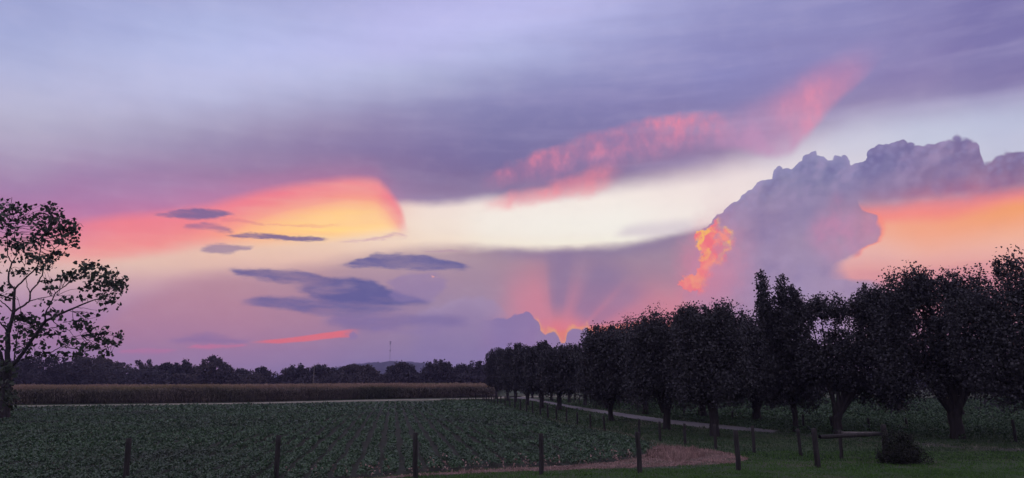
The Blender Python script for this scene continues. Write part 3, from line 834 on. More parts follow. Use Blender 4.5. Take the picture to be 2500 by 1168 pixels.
sheet('cross_lane', [(-80, 91), gpt(20, 994.5), gpt(600, 987), gpt(900, 980), gpt(1180, 976), gpt(1262, 970), gpt(1420, 968), gpt(1420, 966.5), gpt(1262, 967), gpt(1180, 972.5), gpt(900, 976.6), gpt(600, 983.8), gpt(20, 991.2), (-80, 94)], 0.010, M['track'], rag=0.15, step=4)

# ------------------------------------------------------------------ bean field foliage in rows
RD = np.array([math.sin(math.radians(-9)), math.cos(math.radians(-9))])
RP = np.array([RD[1], -RD[0]])


def bean_leaves(poly, dens, y0, y1, size, hmax, x_lim=None, seed=1):
    rng = np.random.default_rng(seed)
    P = np.array(poly)
    xa, xb = P[:, 0].min(), P[:, 0].max()
    n = int((xb - xa) * (y1 - y0) * dens)
    Q = np.stack([rng.uniform(xa, xb, n), rng.uniform(y0, y1, n)], 1)
    # keep only what the view (and a step to the side) can see
    Q = Q[np.abs(Q[:, 0]) < Q[:, 1] * 0.75 + 4]
    Q = Q[in_poly(Q, poly)]
    # draw towards the rows
    s = Q @ RP; row = np.round(s / 0.76) * 0.76
    off = (s - row)
    sq = 0.66 if y0 < 34 else 0.44
    s2 = row + off * sq + 0.05 * np.sin(Q[:, 1] * 0.7 + row)
    Q = Q + np.outer(s2 - s, RP)
    off = np.abs(off * sq)
    clump = 0.75 + 0.25 * np.sin(Q[:, 0] * 1.3 + 1.7 * np.sin(Q[:, 1] * 0.9)) * np.sin(Q[:, 1] * 1.1 + 1.3 * np.sin(Q[:, 0] * 0.6))
    z = hmax * clump * (1 - (off / 0.38) ** 2 * 0.55) * (0.45 + 0.55 * rng.random(len(Q)) ** 0.5)
    return np.column_stack([Q, z]), size * (0.7 + 0.6 * rng.random(len(Q)))


lv = Leaves()
for (y0, y1, d, sz) in [(20, 34, 330, 0.075), (34, 50, 180, 0.095), (50, 75, 85, 0.13), (75, 142, 22, 0.22)]:
    P_, S_ = bean_leaves(BEAN, d, y0, y1, sz, 0.36, seed=int(y0))
    lv.add(P_, S_, up=1.0, wid=0.85)
o = lv.build('bean_crop', M['soy'])
tag(o, 'low dark green bean crop growing in rows across the open field', 'crop', kind='stuff')

FB = [(13.5, 60), (15.5, 47), (22, 42), (34, 36), (90, 50), (110, 130), (12, 130), (11, 90)]
lv = Leaves()
for (y0, y1, d, sz) in [(36, 60, 70, 0.11), (60, 130, 16, 0.2)]:
    P_, S_ = bean_leaves(FB, d, y0, y1, sz, 0.5, seed=100 + int(y0))
    lv.add(P_, S_, up=1.0, wid=0.85)
tag(lv.build('field_weeds', M['weed']), 'leafy green growth of the field beyond the tree lined lane', 'crop', kind='stuff')


def blades(poly_list, excl, box, dens, hgt, wid, seed, lean=0.35):
    rng = np.random.default_rng(seed)
    x0, x1, y0, y1 = box
    n = int((x1 - x0) * (y1 - y0) * dens)
    Q = np.stack([rng.uniform(x0, x1, n), rng.uniform(y0, y1, n)], 1)
    Q = Q[np.abs(Q[:, 0]) < Q[:, 1] * 0.74 + 3]
    if poly_list: Q = Q[np.any([in_poly(Q, p) for p in poly_list], axis=0)]
    for p in excl: Q = Q[~in_poly(Q, p)]
    n = len(Q)
    cl = 0.7 + 0.5 * np.sin(Q[:, 0] * 2.1 + np.sin(Q[:, 1] * 1.7) * 2) * np.sin(Q[:, 1] * 1.9 + np.sin(Q[:, 0] * 1.3) * 2)
    h = hgt * (0.5 + 0.8 * rng.random(n)) * np.clip(cl, 0.35, 1.3)
    a = rng.uniform(0, 2 * np.pi, n)
    w = wid * (0.6 + 0.8 * rng.random(n))
    P = np.column_stack([Q, np.zeros(n)])
    s = np.column_stack([np.cos(a), np.sin(a), np.zeros(n)]) * w[:, None] * 0.5
    t = rng.normal(size=(n, 3)) * lean; t[:, 2] = 1
    t = norm(t) * h[:, None]
    q = np.stack([P - s, P + s, P + s * 0.6 + t * 0.6, P + t], 1)
    return q.reshape(-1, 3)


def blade_obj(name, mat, parts, label):
    V = np.concatenate(parts)
    return tag(mesh_np(name, V, 4, np.arange(len(V)), mat), label, 'grass', kind='stuff')


blade_obj('mown_grass', M['turf'], [blades([], [BEAN, DRY], (-14, 22, 20.5, 27.5), 420, 0.07, 0.022, 3), blades([], [BEAN, DRY, LANE], (6, 26, 27.5, 34), 160, 0.08, 0.035, 4)],
          'short green mown grass along the bottom edge in front of the fence')
blade_obj('verge_grass', M['rough'], [blades([], [BEAN, DRY, LANE], (0, 34, 30, 48), 75, 0.10, 0.05, 5), blades([], [BEAN, LANE], (-6, 40, 48, 80), 26, 0.14, 0.09, 6), blades([], [BEAN, LANE], (-12, 40, 80, 135), 9, 0.2, 0.16, 7)],
          'dull rough grass on the verge between the fence and the gravel lane')
blade_obj('dead_grass', M['straw'], [blades([DRY], [], (-14, 12, 20, 36), 330, 0.12, 0.03, 8, 0.9), blades([G([(1590, 1090), (1690, 1098), (1720, 1115), (1660, 1128), (1580, 1118)])], [], (2, 12, 24, 36), 420, 0.34, 0.03, 18, 0.5)], 'reddish dead grass on the bare corner beside the bean crop')


def strip(pxs, wid, seed, dens=60, hg=0.14, bw=0.035):
    """line of bleached grass along a path on the ground"""
    rng = np.random.default_rng(seed)
    out = []
    P = [np.array(gpt(*p)) for p in pxs]
    for p, q in zip(P, P[1:]):
        L_ = np.linalg.norm(q - p); n = int(L_ * dens * wid) + 3
        t = rng.random((n, 1)); b = p + (q - p) * t + rng.normal(size=(n, 2)) * wid * 0.5
        out.append(b)
    Q = np.concatenate(out); n = len(Q)
    a = rng.uniform(0, 6.28, n); sc = np.clip(Q[:, 1] / 40, 0.8, 3)[:, None]
    s = np.column_stack([np.cos(a), np.sin(a), np.zeros(n)]) * bw * 0.5 * sc
    t = rng.normal(size=(n, 3)) * 0.6; t[:, 2] = 1; t = norm(t) * hg * (0.5 + rng.random((n, 1)))
    B_ = np.column_stack([Q, np.zeros(n)])
    return np.stack([B_ - s, B_ + s, B_ + s * 0.6 + t * 0.6, B_ + t], 1).reshape(-1, 3)


blade_obj('bleached_grass', M['pale_grass'], [
    strip([(1440, 1046), (1475, 1053), (1530, 1062), (1600, 1082), (1640, 1090)], 0.35, 1, 70),
    strip([(1480, 1052), (1530, 1049), (1560, 1040)], 0.5, 2, 25), strip([(1330, 1022), (1390, 1036), (1440, 1046)], 0.3, 3, 30),
    strip([(1390, 982), (1480, 994), (1530, 1003), (1600, 1013), (1700, 1026)], 0.5, 4, 18, 0.12),
    strip([(2265, 1090), (2380, 1094), (2500, 1099), (2560, 1102)], 0.45, 5, 60),
    strip([(960, 1172), (1100, 1161), (1320, 1153), (1560, 1144), (1700, 1140), (1840, 1128)], 0.35, 6, 70, 0.07),
    strip([(1790, 1124), (1850, 1122)], 0.5, 7, 70, 0.06)],
    'pale bleached grass in thin lines along the fences')

# weeds sticking out of the near edge of the crop
tb = Tubes(); lw = Leaves(); rng = np.random.default_rng(9)
for i in range(90):
    px = rng.uniform(700, 1620); py = np.interp(px, [700, 1000, 1400, 1560, 1620], [1178, 1157, 1136, 1122, 1108]) + rng.normal() * 5
    x, y = gpt(px, py); h = rng.uniform(0.25, 0.6)
    e = np.array([x + rng.normal() * 0.15, y + rng.normal() * 0.15, h])
    tb.add(bez((x, y, 0), e, 0, 4, 0.015), [0.008, 0.003], 4)
    k = 5; lw.add(np.array([x, y, 0]) + (e - [x, y, 0]) * rng.random((k, 1)) + rng.normal(size=(k, 3)) * 0.04, 0.09, up=0.4)
o = lw.build('weeds', M['straw']); tag(o, 'thin dry weeds along the near edge of the bean crop', 'weeds', kind='stuff')

# ------------------------------------------------------------------ corn
rng = np.random.default_rng(21)
CF = [(-72, 101.0), gpt(600, 982.5), gpt(900, 975), gpt(1186, 970.5)]  # front edge
cfx = np.array([p[0] for p in CF]); cfy = np.array([p[1] for p in CF])
front = lambda x: np.interp(x, cfx, cfy)
V = []; VT = []
n = 11000
x = rng.uniform(-100, -3.5, n); dpt = np.abs(rng.exponential(2.2, n)); dpt = np.round(dpt / 0.8) * 0.8
y = front(x) + dpt
n2 = 21000
x2 = rng.uniform(-210, -3.0, n2); y2 = rng.uniform(0, 1, n2) ** 1.3 * 195 + front(x2) + 4
k2 = np.abs(x2) < y2 * 0.80
x2, y2 = x2[k2], y2[k2]
X_ = np.concatenate([x, x2]); Y_ = np.concatenate([y, y2]); nn = len(X_)
Hc = (2.15 + rng.normal(size=nn) * 0.13 + 0.12 * np.sin(X_ * 0.3) * np.sin(Y_ * 0.21)); Z_ = height(X_, Y_)
far_s = np.clip(Y_ / 150, 0.8, 1.8)
# stalks
B_ = np.column_stack([X_, Y_, Z_]); a = rng.uniform(0, 6.28, nn)
s = np.column_stack([np.cos(a), np.sin(a), np.zeros(nn)]) * 0.022
T_ = B_ + np.column_stack([rng.normal(size=nn) * 0.08, rng.normal(size=nn) * 0.08, Hc])
nf = len(x)
V.append(np.stack([B_ - s, B_ + s, T_ + s * 0.4, T_ - s * 0.4], 1)[:nf].reshape(-1, 3))
# arching leaves
for k in range(9):
    f = 0.15 + 0.78 * rng.random(nn)
    sel = np.ones(nn, bool)
    if k > 3: sel[nf:] = False
    f[nf:] = 0.72 + 0.25 * rng.random(nn - nf)
    a = rng.uniform(0, 6.28, nn); d = np.column_stack([np.cos(a), np.sin(a), np.zeros(nn)])
    L0 = (0.35 + 0.3 * rng.random(nn)) * far_s
    P0 = B_ + (T_ - B_) * f[:, None]
    up = np.array([0, 0, 1.0])
    P1 = P0 + d * (L0 * 0.45)[:, None] + up * (L0 * 0.28)[:, None]
    P2 = P0 + d * (L0 * 0.95)[:, None] - up * (L0 * (0.1 + 0.5 * rng.random(nn)))[:, None]
    w = np.column_stack([-d[:, 1], d[:, 0], np.zeros(nn)]) * (0.05 * far_s)[:, None]
    V.append(np.stack([P0, P1 - w, P2, P1 + w], 1)[sel].reshape(-1, 3))
leafV = np.concatenate(V)
for k in range(4):
    a = rng.uniform(0, 6.28, nn); d = np.column_stack([np.cos(a), np.sin(a), np.zeros(nn)])
    w = np.column_stack([-d[:, 1], d[:, 0], np.zeros(nn)]) * (0.022 * far_s ** 2)[:, None]
    P0 = T_ - [0, 0, 0.12]; L0 = 0.26 + 0.14 * rng.random(nn)
    P1 = P0 + d * (L0 * 0.35)[:, None] * far_s[:, None] + np.array([0, 0, 1.0]) * L0[:, None]
    VT.append(np.stack([P0 - w * 0.4, P0 + w * 0.4, P1 + w, P1 - w], 1).reshape(-1, 3))
corn = mesh_np('corn_field', leafV, 4, np.arange(len(leafV)), M['corn_stalk'])
tag(corn, 'tall ripening corn standing in a long block across the far side of the field', 'corn', kind='stuff')
VT = np.concatenate(VT)
mesh_np('tassels', VT, 4, np.arange(len(VT)), M['tassel'], corn)
# closed canopy a little under the tassels
cx_ = np.linspace(-230, -3.2, 150); tt = np.linspace(0, 1, 90) ** 1.4
CXX, CTT = np.meshgrid(cx_, tt); CYY = front(CXX) + 1.2 + CTT * 200
V = np.stack([CXX.ravel(), CYY.ravel(), (height(CXX, CYY) + 1.82 + RNG.normal(size=CXX.shape) * 0.10).ravel()], 1)
ii, jj = np.meshgrid(np.arange(149), np.arange(89)); a = (jj * 150 + ii).ravel()
mesh_np('canopy', V, 4, np.stack([a, a + 1, a + 151, a + 150], 1), M['tassel'], corn)

# ------------------------------------------------------------------ fence posts
ORD = ['first', 'second', 'third', 'fourth', 'fifth', 'sixth', 'seventh', 'eighth', 'ninth', 'tenth', 'eleventh', 'twelfth', 'thirteenth', 'fourteenth', 'fifteenth', 'sixteenth', 'seventeenth', 'eighteenth', 'nineteenth', 'twentieth',
       'twenty-first', 'twenty-second', 'twenty-third', 'twenty-fourth', 'twenty-fifth', 'twenty-sixth', 'twenty-seventh', 'twenty-eighth', 'twenty-ninth', 'thirtieth']


def post(base_px, top_px=None, h=1.1, r=0.07, label='', group='', seed=0):
    rng = np.random.default_rng(seed)
    x, y = gpt(*base_px)
    if top_px:
        t = at_dist(*top_px, y); top = (t.x, y + rng.normal() * 0.02, t.z)
    else:
        top = (x + rng.normal() * 0.045, y + rng.normal() * 0.03, h * (1 + rng.normal() * 0.04))
    tb = Tubes()
    P = bez((0, 0, -0.15), (top[0] - x, top[1] - y, top[2]), 0, 9, r * 0.05, rng)
    tb.add(P, [r * 1.1, r, r * 0.97, r * 0.92], 12, 0.035, True, rng)
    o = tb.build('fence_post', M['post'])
    o.location = (x, y, 0)
    return tag(o, label, 'fence post', group)


NEAR = [((306, 1184), (316, 1070)), ((673, 1176), (680, 1063)), ((1014, 1170), (1014, 1057)), ((1322, 1159), (1321, 1059)), ((1563, 1155), (1556, 1055)), ((1804, 1149), (1795, 1051)), ((1997, 1142), (1986, 1046)), ((2165, 1128), (2157, 1037))]
NL = ['leftmost tall round post of the near fence, standing before the open bean field',
      'second tall round post from the left in the near fence row',
      'third tall post from the left in the near fence, before mid field',
      'fourth tall post from the left in the near fence',
      'thick dark post before the right end of the bean crop',
      'leaning dark post at the right end of the reddish dead grass',
      'thick leaning post carrying the left end of the dark log rail',
      'corner post of the near fence, half hidden by the dark bush']
for i, (b, t) in enumerate(NEAR):
    post(b, t, r=[0.085, 0.08, 0.08, 0.08, 0.085, 0.088, 0.10, 0.11][i], label=NL[i], group='posts of the near fence', seed=i + 10)
LF = [(2055, 1122), (1956, 1114.6), (1842, 1107), (1748, 1097), (1673, 1086), (1612, 1077), (1561, 1069), (1477, 1053), (1442, 1046), (1410, 1037), (1383, 1032), (1359, 1026.5), (1338, 1021), (1319, 1015), (1301, 1010.5), (1285.4, 1006), (1271, 1001.7), (1257, 997), (1245, 993), (1233.7, 991), (1223.5, 988.5), (1215, 987), (1206.5, 984.5), (1199.4, 983), (1193.8, 982), (1188.5, 980.8), (1183.8, 979.6), (1179.6, 978.5)]
LT = {0: (2049, 1050), 1: (1947, 1047), 2: (1837, 1040), 3: (1744, 1037), 4: (1671, 1034.5), 5: (1610, 1030), 6: (1560, 1026), 7: (1473, 1015), 8: (1440.5, 1011.5), 9: (1409, 1006.5)}
for i, b in enumerate(LF):
    post(b, LT.get(i), h=1.12, r=0.07 if i < 12 else 0.085, label=f'{ORD[i]} slim post from the brace corner along the fence beside the lane', group='posts of the fence beside the lane', seed=40 + i)
RF = [(2034.5, 1058), (1962, 1050), (1840, 1036), (1789, 1032.5), (1707, 1026.5), (1671, 1020.5), (1582.7, 1011), (1557.5, 1006.5), (1512.6, 999.7), (1474, 993), (1457, 990.5), (1442.5, 988.5), (1415, 984.6), (1401.6, 983)]
RT = {0: (2028, 1018), 1: (1960, 1012), 2: (1838, 1006), 3: (1788, 1004), 4: (1706, 1001)}
for i, b in enumerate(RF):
    post(b, RT.get(i), h=1.1, r=0.075, label=f'{ORD[i]} post from the right in the fence behind the lane trees', group='posts of the fence behind the lane trees', seed=90 + i)
for i, (b, t, l) in enumerate([((2122, 1056), (2119, 1021), 'post in the far fence seen above the log rail'), ((2217, 1051), (2211, 1022), 'leaning post in the far fence left of the largest trunk'), ((2481, 1080), (2470, 1025), 'leaning post at the right edge beyond the largest trunk')]):
    post(b, t, r=0.075, label=l, group='posts of the far right fence', seed=120 + i)
for i, b in enumerate([(1106, 974.5), (1124, 975), (1143, 975.5), (1161.5, 976)]):
    post(b, h=1.0 if i < 3 else 1.25, r=0.08, label=f'{ORD[i]} small distant post from the left in front of the corn', group='small distant posts before the corn', seed=130 + i)


def rail(p, q, r, label, mat='post'):
    c = (np.array(p) + np.array(q)) / 2
    tb = Tubes(); tb.add(bez(np.array(p) - c, np.array(q) - c, -0.015, 9, 0.004), [r, r * 1.05, r * 0.9], 10, 0.03, True)
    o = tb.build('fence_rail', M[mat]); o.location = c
    return tag(o, label, 'fence rail')


pa = gpt(1997, 1142); pb = gpt(2165, 1128); pc = gpt(2055, 1122)
a_ = at_dist(2001, 1067, pa[1]); b_ = at_dist(2156, 1059, pb[1]); c_ = at_dist(2055, 1057, pc[1])
rail(tuple(a_), (b_.x - 0.11, b_.y, b_.z), 0.075, 'thick dark log rail between the leaning post and the corner post')
rail((c_.x, c_.y + 0.02, c_.z), (b_.x - 0.11, b_.y + 0.12, b_.z + 0.02), 0.05, 'thin pale rail running back from the corner post to the lane fence', 'rail')
d0, d1 = gpt(1161.5, 976), gpt(1179.6, 978.5)
rail((d0[0], d0[1], 0.95), (d1[0], d1[1], 0.9), 0.06, 'tiny distant rail joining two posts at the far end of the lane fence')


# ------------------------------------------------------------------ trees
def crown_points(lobes, n, rng, per=42, shell=2.4, sig=0.3, vert=1.0, voids=()):
    W = np.array([(l[3] * l[4] * l[5]) ** (2 / 3) * (l[6] if len(l) > 6 else 1) for l in lobes]); W /= W.sum()
    nc = max(8, n // per)
    idx = rng.choice(len(lobes), nc, p=W)
    Lb = np.array([l[:6] for l in lobes])[idx]
    d = norm(rng.normal(size=(nc, 3))) * (rng.random((nc, 1)) ** (1 / shell))
    C_ = Lb[:, :3] + d * Lb[:, 3:6]
    keep = np.ones(nc, bool)
    for (vx, vy, vz, vr) in voids:
        keep &= np.linalg.norm((C_ - [vx, vy, vz]) * [1, 0.25, 1], axis=1) > vr
    C_ = C_[keep]
    s = sig * (0.6 + 0.8 * rng.random((len(C_), 1, 1)))
    P = C_[:, None] + np.clip(rng.normal(size=(len(C_), per, 3)), -1.5, 1.5) * s * np.array([1, 1, vert])
    P = P.reshape(-1, 3)
    kp = np.ones(len(P), bool)
    for (vx, vy, vz, vr) in voids:
        kp &= (np.hypot(P[:, 0] - vx, (P[:, 2] - vz) * 0.7) > vr * 1.15) | (rng.random(len(P)) < 0.04)
    return P[kp], C_


def tree(name, x, y, H, W, seed, label, group=None, cat='tree', fork=1.3, r0=0.2, leaf=0.13, n=16000, lobes=None, voids=(), leaders=7, zbot=None, mat='pear', spikes=18, off=0.0, z0=0.0, sig=None, limb=1.0, branches=True, shell=2.4, wid=0.85, flare=1.25):
    if mat == 'pear': leaf *= 0.98; n = int(n * 1.75)
    rng = np.random.default_rng(seed)
    root = empty(name, (x, y, z0))
    tag(root, label, cat, group)
    zb = fork * 0.95 if zbot is None else zbot
    hh = H - zb
    if lobes is None:
        lobes = [(off, 0, zb + 0.50 * hh, W * 0.44, W * 0.44, hh * 0.42, 1.3)]
        a0 = rng.random() * 6.28
        for k in range(leaders):
            a = a0 + 6.283 * k / leaders + rng.normal() * 0.15
            rr = W * (0.16 + 0.14 * rng.random())
            zt = H - (0.02 + 0.20 * rng.random()) * hh
            rz = hh * (0.18 + 0.07 * rng.random())
            lobes.append((off + math.cos(a) * rr, math.sin(a) * rr, zt - rz, W * 0.13, W * 0.13, rz, 1.1))
        for k in range(7):
            a = a0 + 6.283 * k / 7 + 0.4
            rr = W * (0.22 + 0.10 * rng.random())
            lobes.append((off + math.cos(a) * rr, math.sin(a) * rr, zb + hh * (0.17 + 0.14 * rng.random()), W * 0.16, W * 0.16, hh * 0.13, 1.0))
    P, C_ = crown_points(lobes, n, rng, sig=sig or W * 0.045, vert=1.25, voids=voids, shell=shell)
    lv = Leaves()
    lv.add(P, leaf * (0.7 + 0.6 * rng.random(len(P))), up=0.3, droop=0.3, rng=rng, wid=wid)
    # upright shoots breaking the outline
    top = sorted(lobes, key=lambda l: -(l[2] + l[5]))[:max(3, len(lobes) * 2 // 3)]
    for k in range(spikes):
        l = top[rng.integers(len(top))]
        d = rng.normal(size=3); d[2] = abs(d[2]) + 0.5; d /= np.linalg.norm(d)
        b = np.array(l[:3]) + d * np.array(l[3:6]) * 0.86
        h = (0.2 + 0.35 * rng.random()) * min(1.0, H / 9)
        kk = int(44 * h / 0.4)
        t = rng.random((kk, 1))
        Q = b + np.array([d[0] * 0.25, d[1] * 0.25, 1.0]) * t * h + rng.normal(size=(kk, 3)) * 0.10 * (1.25 - t)
        lv.add(Q, leaf * 0.9, up=0.2, rng=rng, wid=wid)
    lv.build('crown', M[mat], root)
    tb = Tubes()
    tb.add(bez((0, 0, -0.2), (rng.normal() * 0.05, 0, fork), 0, 7, 0.015, rng), [r0 * flare, r0, r0 * 0.92, r0 * 1.02], 12, 0.04, rng=rng)
    if branches:
        tops = sorted(lobes[1:], key=lambda l: -l[2])[:leaders] if len(lobes) > 1 else lobes
        for l in tops:
            e = np.array([l[0], l[1], l[2] + l[5] * 0.4])
            m_ = np.array([l[0] * 0.55, l[1] * 0.55, fork + (e[2] - fork) * 0.38])
            P0 = np.array([rng.normal() * r0 * 0.3, rng.normal() * r0 * 0.3, fork - 0.15])
            t = np.linspace(0, 1, 9)[:, None]
            Q = (1 - t) ** 2 * P0 + 2 * t * (1 - t) * m_ + t ** 2 * e
            tb.add(Q, [r0 * 0.62 * limb, r0 * 0.4 * limb, r0 * 0.2, r0 * 0.07], 7, 0.02, rng=rng)
            for q in range(3):
                i = rng.integers(2, 7)
                e2 = C_[rng.integers(len(C_))]
                if np.linalg.norm(e2 - Q[i]) < W * 0.6:
                    tb.add(bez(Q[i], e2, 0.1, 6, 0.03, rng), [r0 * 0.2, r0 * 0.05], 5, rng=rng)
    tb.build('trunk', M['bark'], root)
    return root


def lane_tree(bx, by, top, wpx, seed, label, **kw):
    x, y = gpt(bx, by)
    H = (by - top) * y / F * 1.0
    W = wpx * y / F * 1.10
    return tree('pear_tree', x, y, H, W, seed, label, **kw)


NR = 'trees in the row on the near side of the lane'
FR = 'trees in the row on the far side of the lane'
Dm = lambda px, b: (px) * gpt(1250, b)[1] / F   # pixels to metres at a base row

s_ = Dm(1, 1072)
L1 = [(-10, 0, 250, 95, 95, 110, 1.5), (-60, 0, 350, 32, 34, 55, 1.3), (-110, -20, 330, 34, 34, 58, 1.2), (-28, 20, 362, 26, 30, 42, 1.2), (8, -10, 335, 22, 26, 60, 1), (45, 15, 345, 30, 30, 45, 1), (85, 0, 330, 34, 34, 66, 1.1), (-125, 20, 260, 40, 45, 75, 1.2), (-150, 0, 160, 40, 45, 70, 1.2),
      (-100, 40, 122, 45, 45, 38, 1), (-75, -40, 125, 26, 40, 22, 0.6), (95, 20, 170, 45, 50, 75, 1.2), (120, 0, 250, 38, 40, 62, 1.1), (-10, 50, 160, 60, 40, 40, 1), (75, 40, 138, 40, 40, 36, 1)]
tree('pear_tree', *gpt(2339, 1072), 408 * s_, 6.2, 201, 'largest lane tree with a thick forked trunk standing alone at the right', NR, fork=62 * s_, r0=0.36, leaf=0.13, n=30000,
     lobes=[(a * s_, b * s_, c * s_, d * s_, e * s_, f * s_, g) for a, b, c, d, e, f, g in L1],
     voids=[(v[0] * s_, 0, v[1] * s_, v[2] * s_) for v in [(-78, 285, 13), (-55, 300, 11), (-82, 250, 12), (-45, 260, 8), (10, 245, 14), (25, 215, 12), (55, 260, 13), (80, 285, 14), (95, 240, 12), (35, 185, 8), (5, 290, 9), (60, 190, 8), (-100, 270, 8)]], leaders=8, limb=1.1, spikes=26, shell=2.0)
s_ = Dm(1, 1062)
L2 = [(20, 0, 190, 75, 80, 85, 1.4), (-20, 0, 290, 26, 30, 35, 1.2), (20, 10, 295, 24, 28, 32, 1.2), (55, 0, 290, 24, 26, 34, 1.1), (85, 0, 285, 26, 30, 40, 1.1), (110, 20, 310, 30, 34, 44, 1.2), (140, 0, 290, 30, 34, 60, 1.2), (120, 0, 190, 45, 50, 80, 1.3), (-45, 0, 270, 20, 24, 48, 1), (-55, 0, 180, 28, 40, 60, 1),
      (100, 30, 110, 60, 50, 36, 1.1), (130, 0, 90, 40, 40, 26, 0.8), (-40, 20, 100, 28, 34, 22, 0.5), (40, 60, 120, 50, 30, 30, 0.8)]
tree('pear_tree', *gpt(2047, 1062), 330 * s_, 5.0, 202, 'lane tree with a low wide fork, behind the pale rail', NR, fork=42 * s_, r0=0.26, leaf=0.13, n=26000,
     lobes=[(a * s_, b * s_, c * s_, d * s_, e * s_, f * s_, g) for a, b, c, d, e, f, g in L2],
     voids=[(v[0] * s_, 0, v[1] * s_, v[2] * s_) for v in [(-15, 245, 12), (-5, 225, 11), (12, 262, 10), (-28, 262, 10), (35, 250, 9), (-40, 230, 9), (50, 275, 7)]], leaders=8, limb=1.0, spikes=22, zbot=40 * s_)
s_ = Dm(1, 1054)
L3 = [(-10, 0, 190, 52, 55, 110, 1.5), (-56, 0, 322, 15, 16, 54, 1.2), (-52, 0, 265, 22, 24, 55, 1.2), (-8, 0, 315, 13, 15, 52, 1.1), (14, 0, 285, 20, 22, 55, 1.2), (36, 0, 258, 17, 20, 46, 1), (-20, 10, 260, 30, 32, 50, 1.3), (-35, 0, 110, 48, 50, 50, 1.2), (35, 0, 150, 30, 40, 70, 1.1), (35, 0, 90, 30, 36, 36, 1)]
tree('pear_tree', *gpt(1943, 1056), 376 * s_, 4.0, 203, 'tallest narrow lane tree ending in two upright spires', NR, fork=50 * s_, r0=0.17, leaf=0.13, n=24000,
     lobes=[(a * s_, b * s_, c * s_, d * s_, e * s_, f * s_, g) for a, b, c, d, e, f, g in L3], leaders=6, spikes=34, sig=0.17)
lane_tree(1745, 1066, 746, 215, 204, 'broad full crowned lane tree, fourth from the right in the near row', group=NR, fork=1.35, r0=0.27, n=22000, zbot=1.25, spikes=26)
lane_tree(1627, 1049, 750, 205, 205, 'rounded lane tree with a straight trunk by the gravel, fifth from the right, near row', group=NR, fork=1.25, r0=0.25, n=22000, zbot=1.15, spikes=26)
lane_tree(1492, 1028.5, 797, 175, 206, 'lane tree with a slim trunk where the gravel passes, sixth from the right, near row', group=NR, fork=1.3, r0=0.2, n=16000, leaf=0.16, zbot=1.0, spikes=24)
for i, (bx, by, tp, w_, r_) in enumerate([(1366, 1003, 838, 118, .28), (1322, 997, 836, 92, .27), (1287, 990, 838, 82, .25), (1258.5, 983, 842, 74, .25), (1239, 979.5, 846, 66, .24), (1212, 975, 849, 60, .24)]):
    lane_tree(bx, by, tp, w_, 210 + i, f'lane tree, {ORD[6 + i]} from the right in the near row', group=NR, fork=1.4, r0=r_, n=9000, leaf=0.21, zbot=1.3, spikes=30, shell=2.0)
for i, (bx, by, tp, w_, r_, n_) in enumerate([(1849, 1038, 762, 200, .26, 19000), (1718, 1028, 746, 190, .27, 19000), (1575, 1012, 766, 180, .25, 17000), (1482, 998, 800, 150, .25, 14000), (1429, 990.5, 838, 95, .25, 9000), (1389.5, 983.5, 842, 80, .26, 8000), (1346, 978, 845, 74, .24, 7000), (1300, 973, 846, 66, .24, 6000)]):
    lane_tree(bx, by, tp, w_, 230 + i, f'lane tree behind the gravel, {ORD[i + 1]} from the right in the far row', group=FR, fork=1.35, r0=r_, n=n_, leaf=0.15 if i < 3 else 0.2, zbot=1.2, spikes=26)
tree('pear_tree', *gpt(2200, 1012), (1012 - 705) * Dm(1, 1012), 5.2, 240, 'lane tree behind the largest one, first from the right in the far row', FR, fork=1.6, r0=0.3, leaf=0.2, n=12000, zbot=3.2, spikes=20)
x_, y_ = gpt(2560, 1088)
tree('pear_tree', x_, y_, 11.6, 7.5, 241, 'tall dark tree cut by the right edge of the view', None, fork=1.8, r0=0.4, leaf=0.13, n=24000, zbot=1.9, spikes=30,
     lobes=[(-0.6, 0, 4.8, 3.0, 3, 2.9, 1.4), (0.5, 0, 7.8, 1.4, 1.5, 2.0, 1.2), (-0.95, 0, 8.2, .5, .6, .9, 1.1), (-2.1, 0, 6.4, 1.1, 1.3, 1.3, 1.2), (-2.6, .3, 5.0, 1.3, 1.3, 1.6, 1.2), (-3.4, 0, 6.5, .8, .9, 1.0, 1.1), (-2.6, 0, 3.2, 1.3, 1.3, 1.1, 1.0), (1.5, 0, 5.6, 2, 2, 2.4, 1.2), (-0.3, 0, 2.7, 1.6, 1.6, 0.8, .8)])

# bush at the brace
x_, y_ = gpt(2203, 1133)
tree('bush', x_, y_, 1.35, 1.6, 260, 'low very dark bush crowding the corner post', None, cat='bush', fork=0.15, r0=0.04, leaf=0.06, n=8000, zbot=0.02, mat='bush', spikes=70, leaders=6, sig=0.09,
     lobes=[(0, 0, .42, .62, .55, .40, 1.2), (-.38, 0, .82, .26, .3, .34, 1), (.42, .1, .36, .46, .45, .34, 1), (-.62, 0, .34, .26, .3, .3, .8), (.05, 0, .98, .22, .22, .26, .8), (.36, 0, .78, .2, .2, .2, .7), (.8, .1, .2, .25, .25, .18, .5), (-.2, -.3, .3, .4, .3, .28, 1)])

# ------------------------------------------------------------------ the near tree on the left, broad heart-shaped leaves
TX, TY = gpt(8, 1032)
PXM = TY / F
rng = np.random.default_rng(77)
root = empty('broadleaf_tree', (TX, TY, 0))
tag(root, 'open branched tree with big heart shaped leaves at the left edge', 'tree')


def T3(px, py, dy=0.0):
    p = at_dist(px, py, TY + dy)
    return np.array([p.x - TX, p.y - TY, p.z])


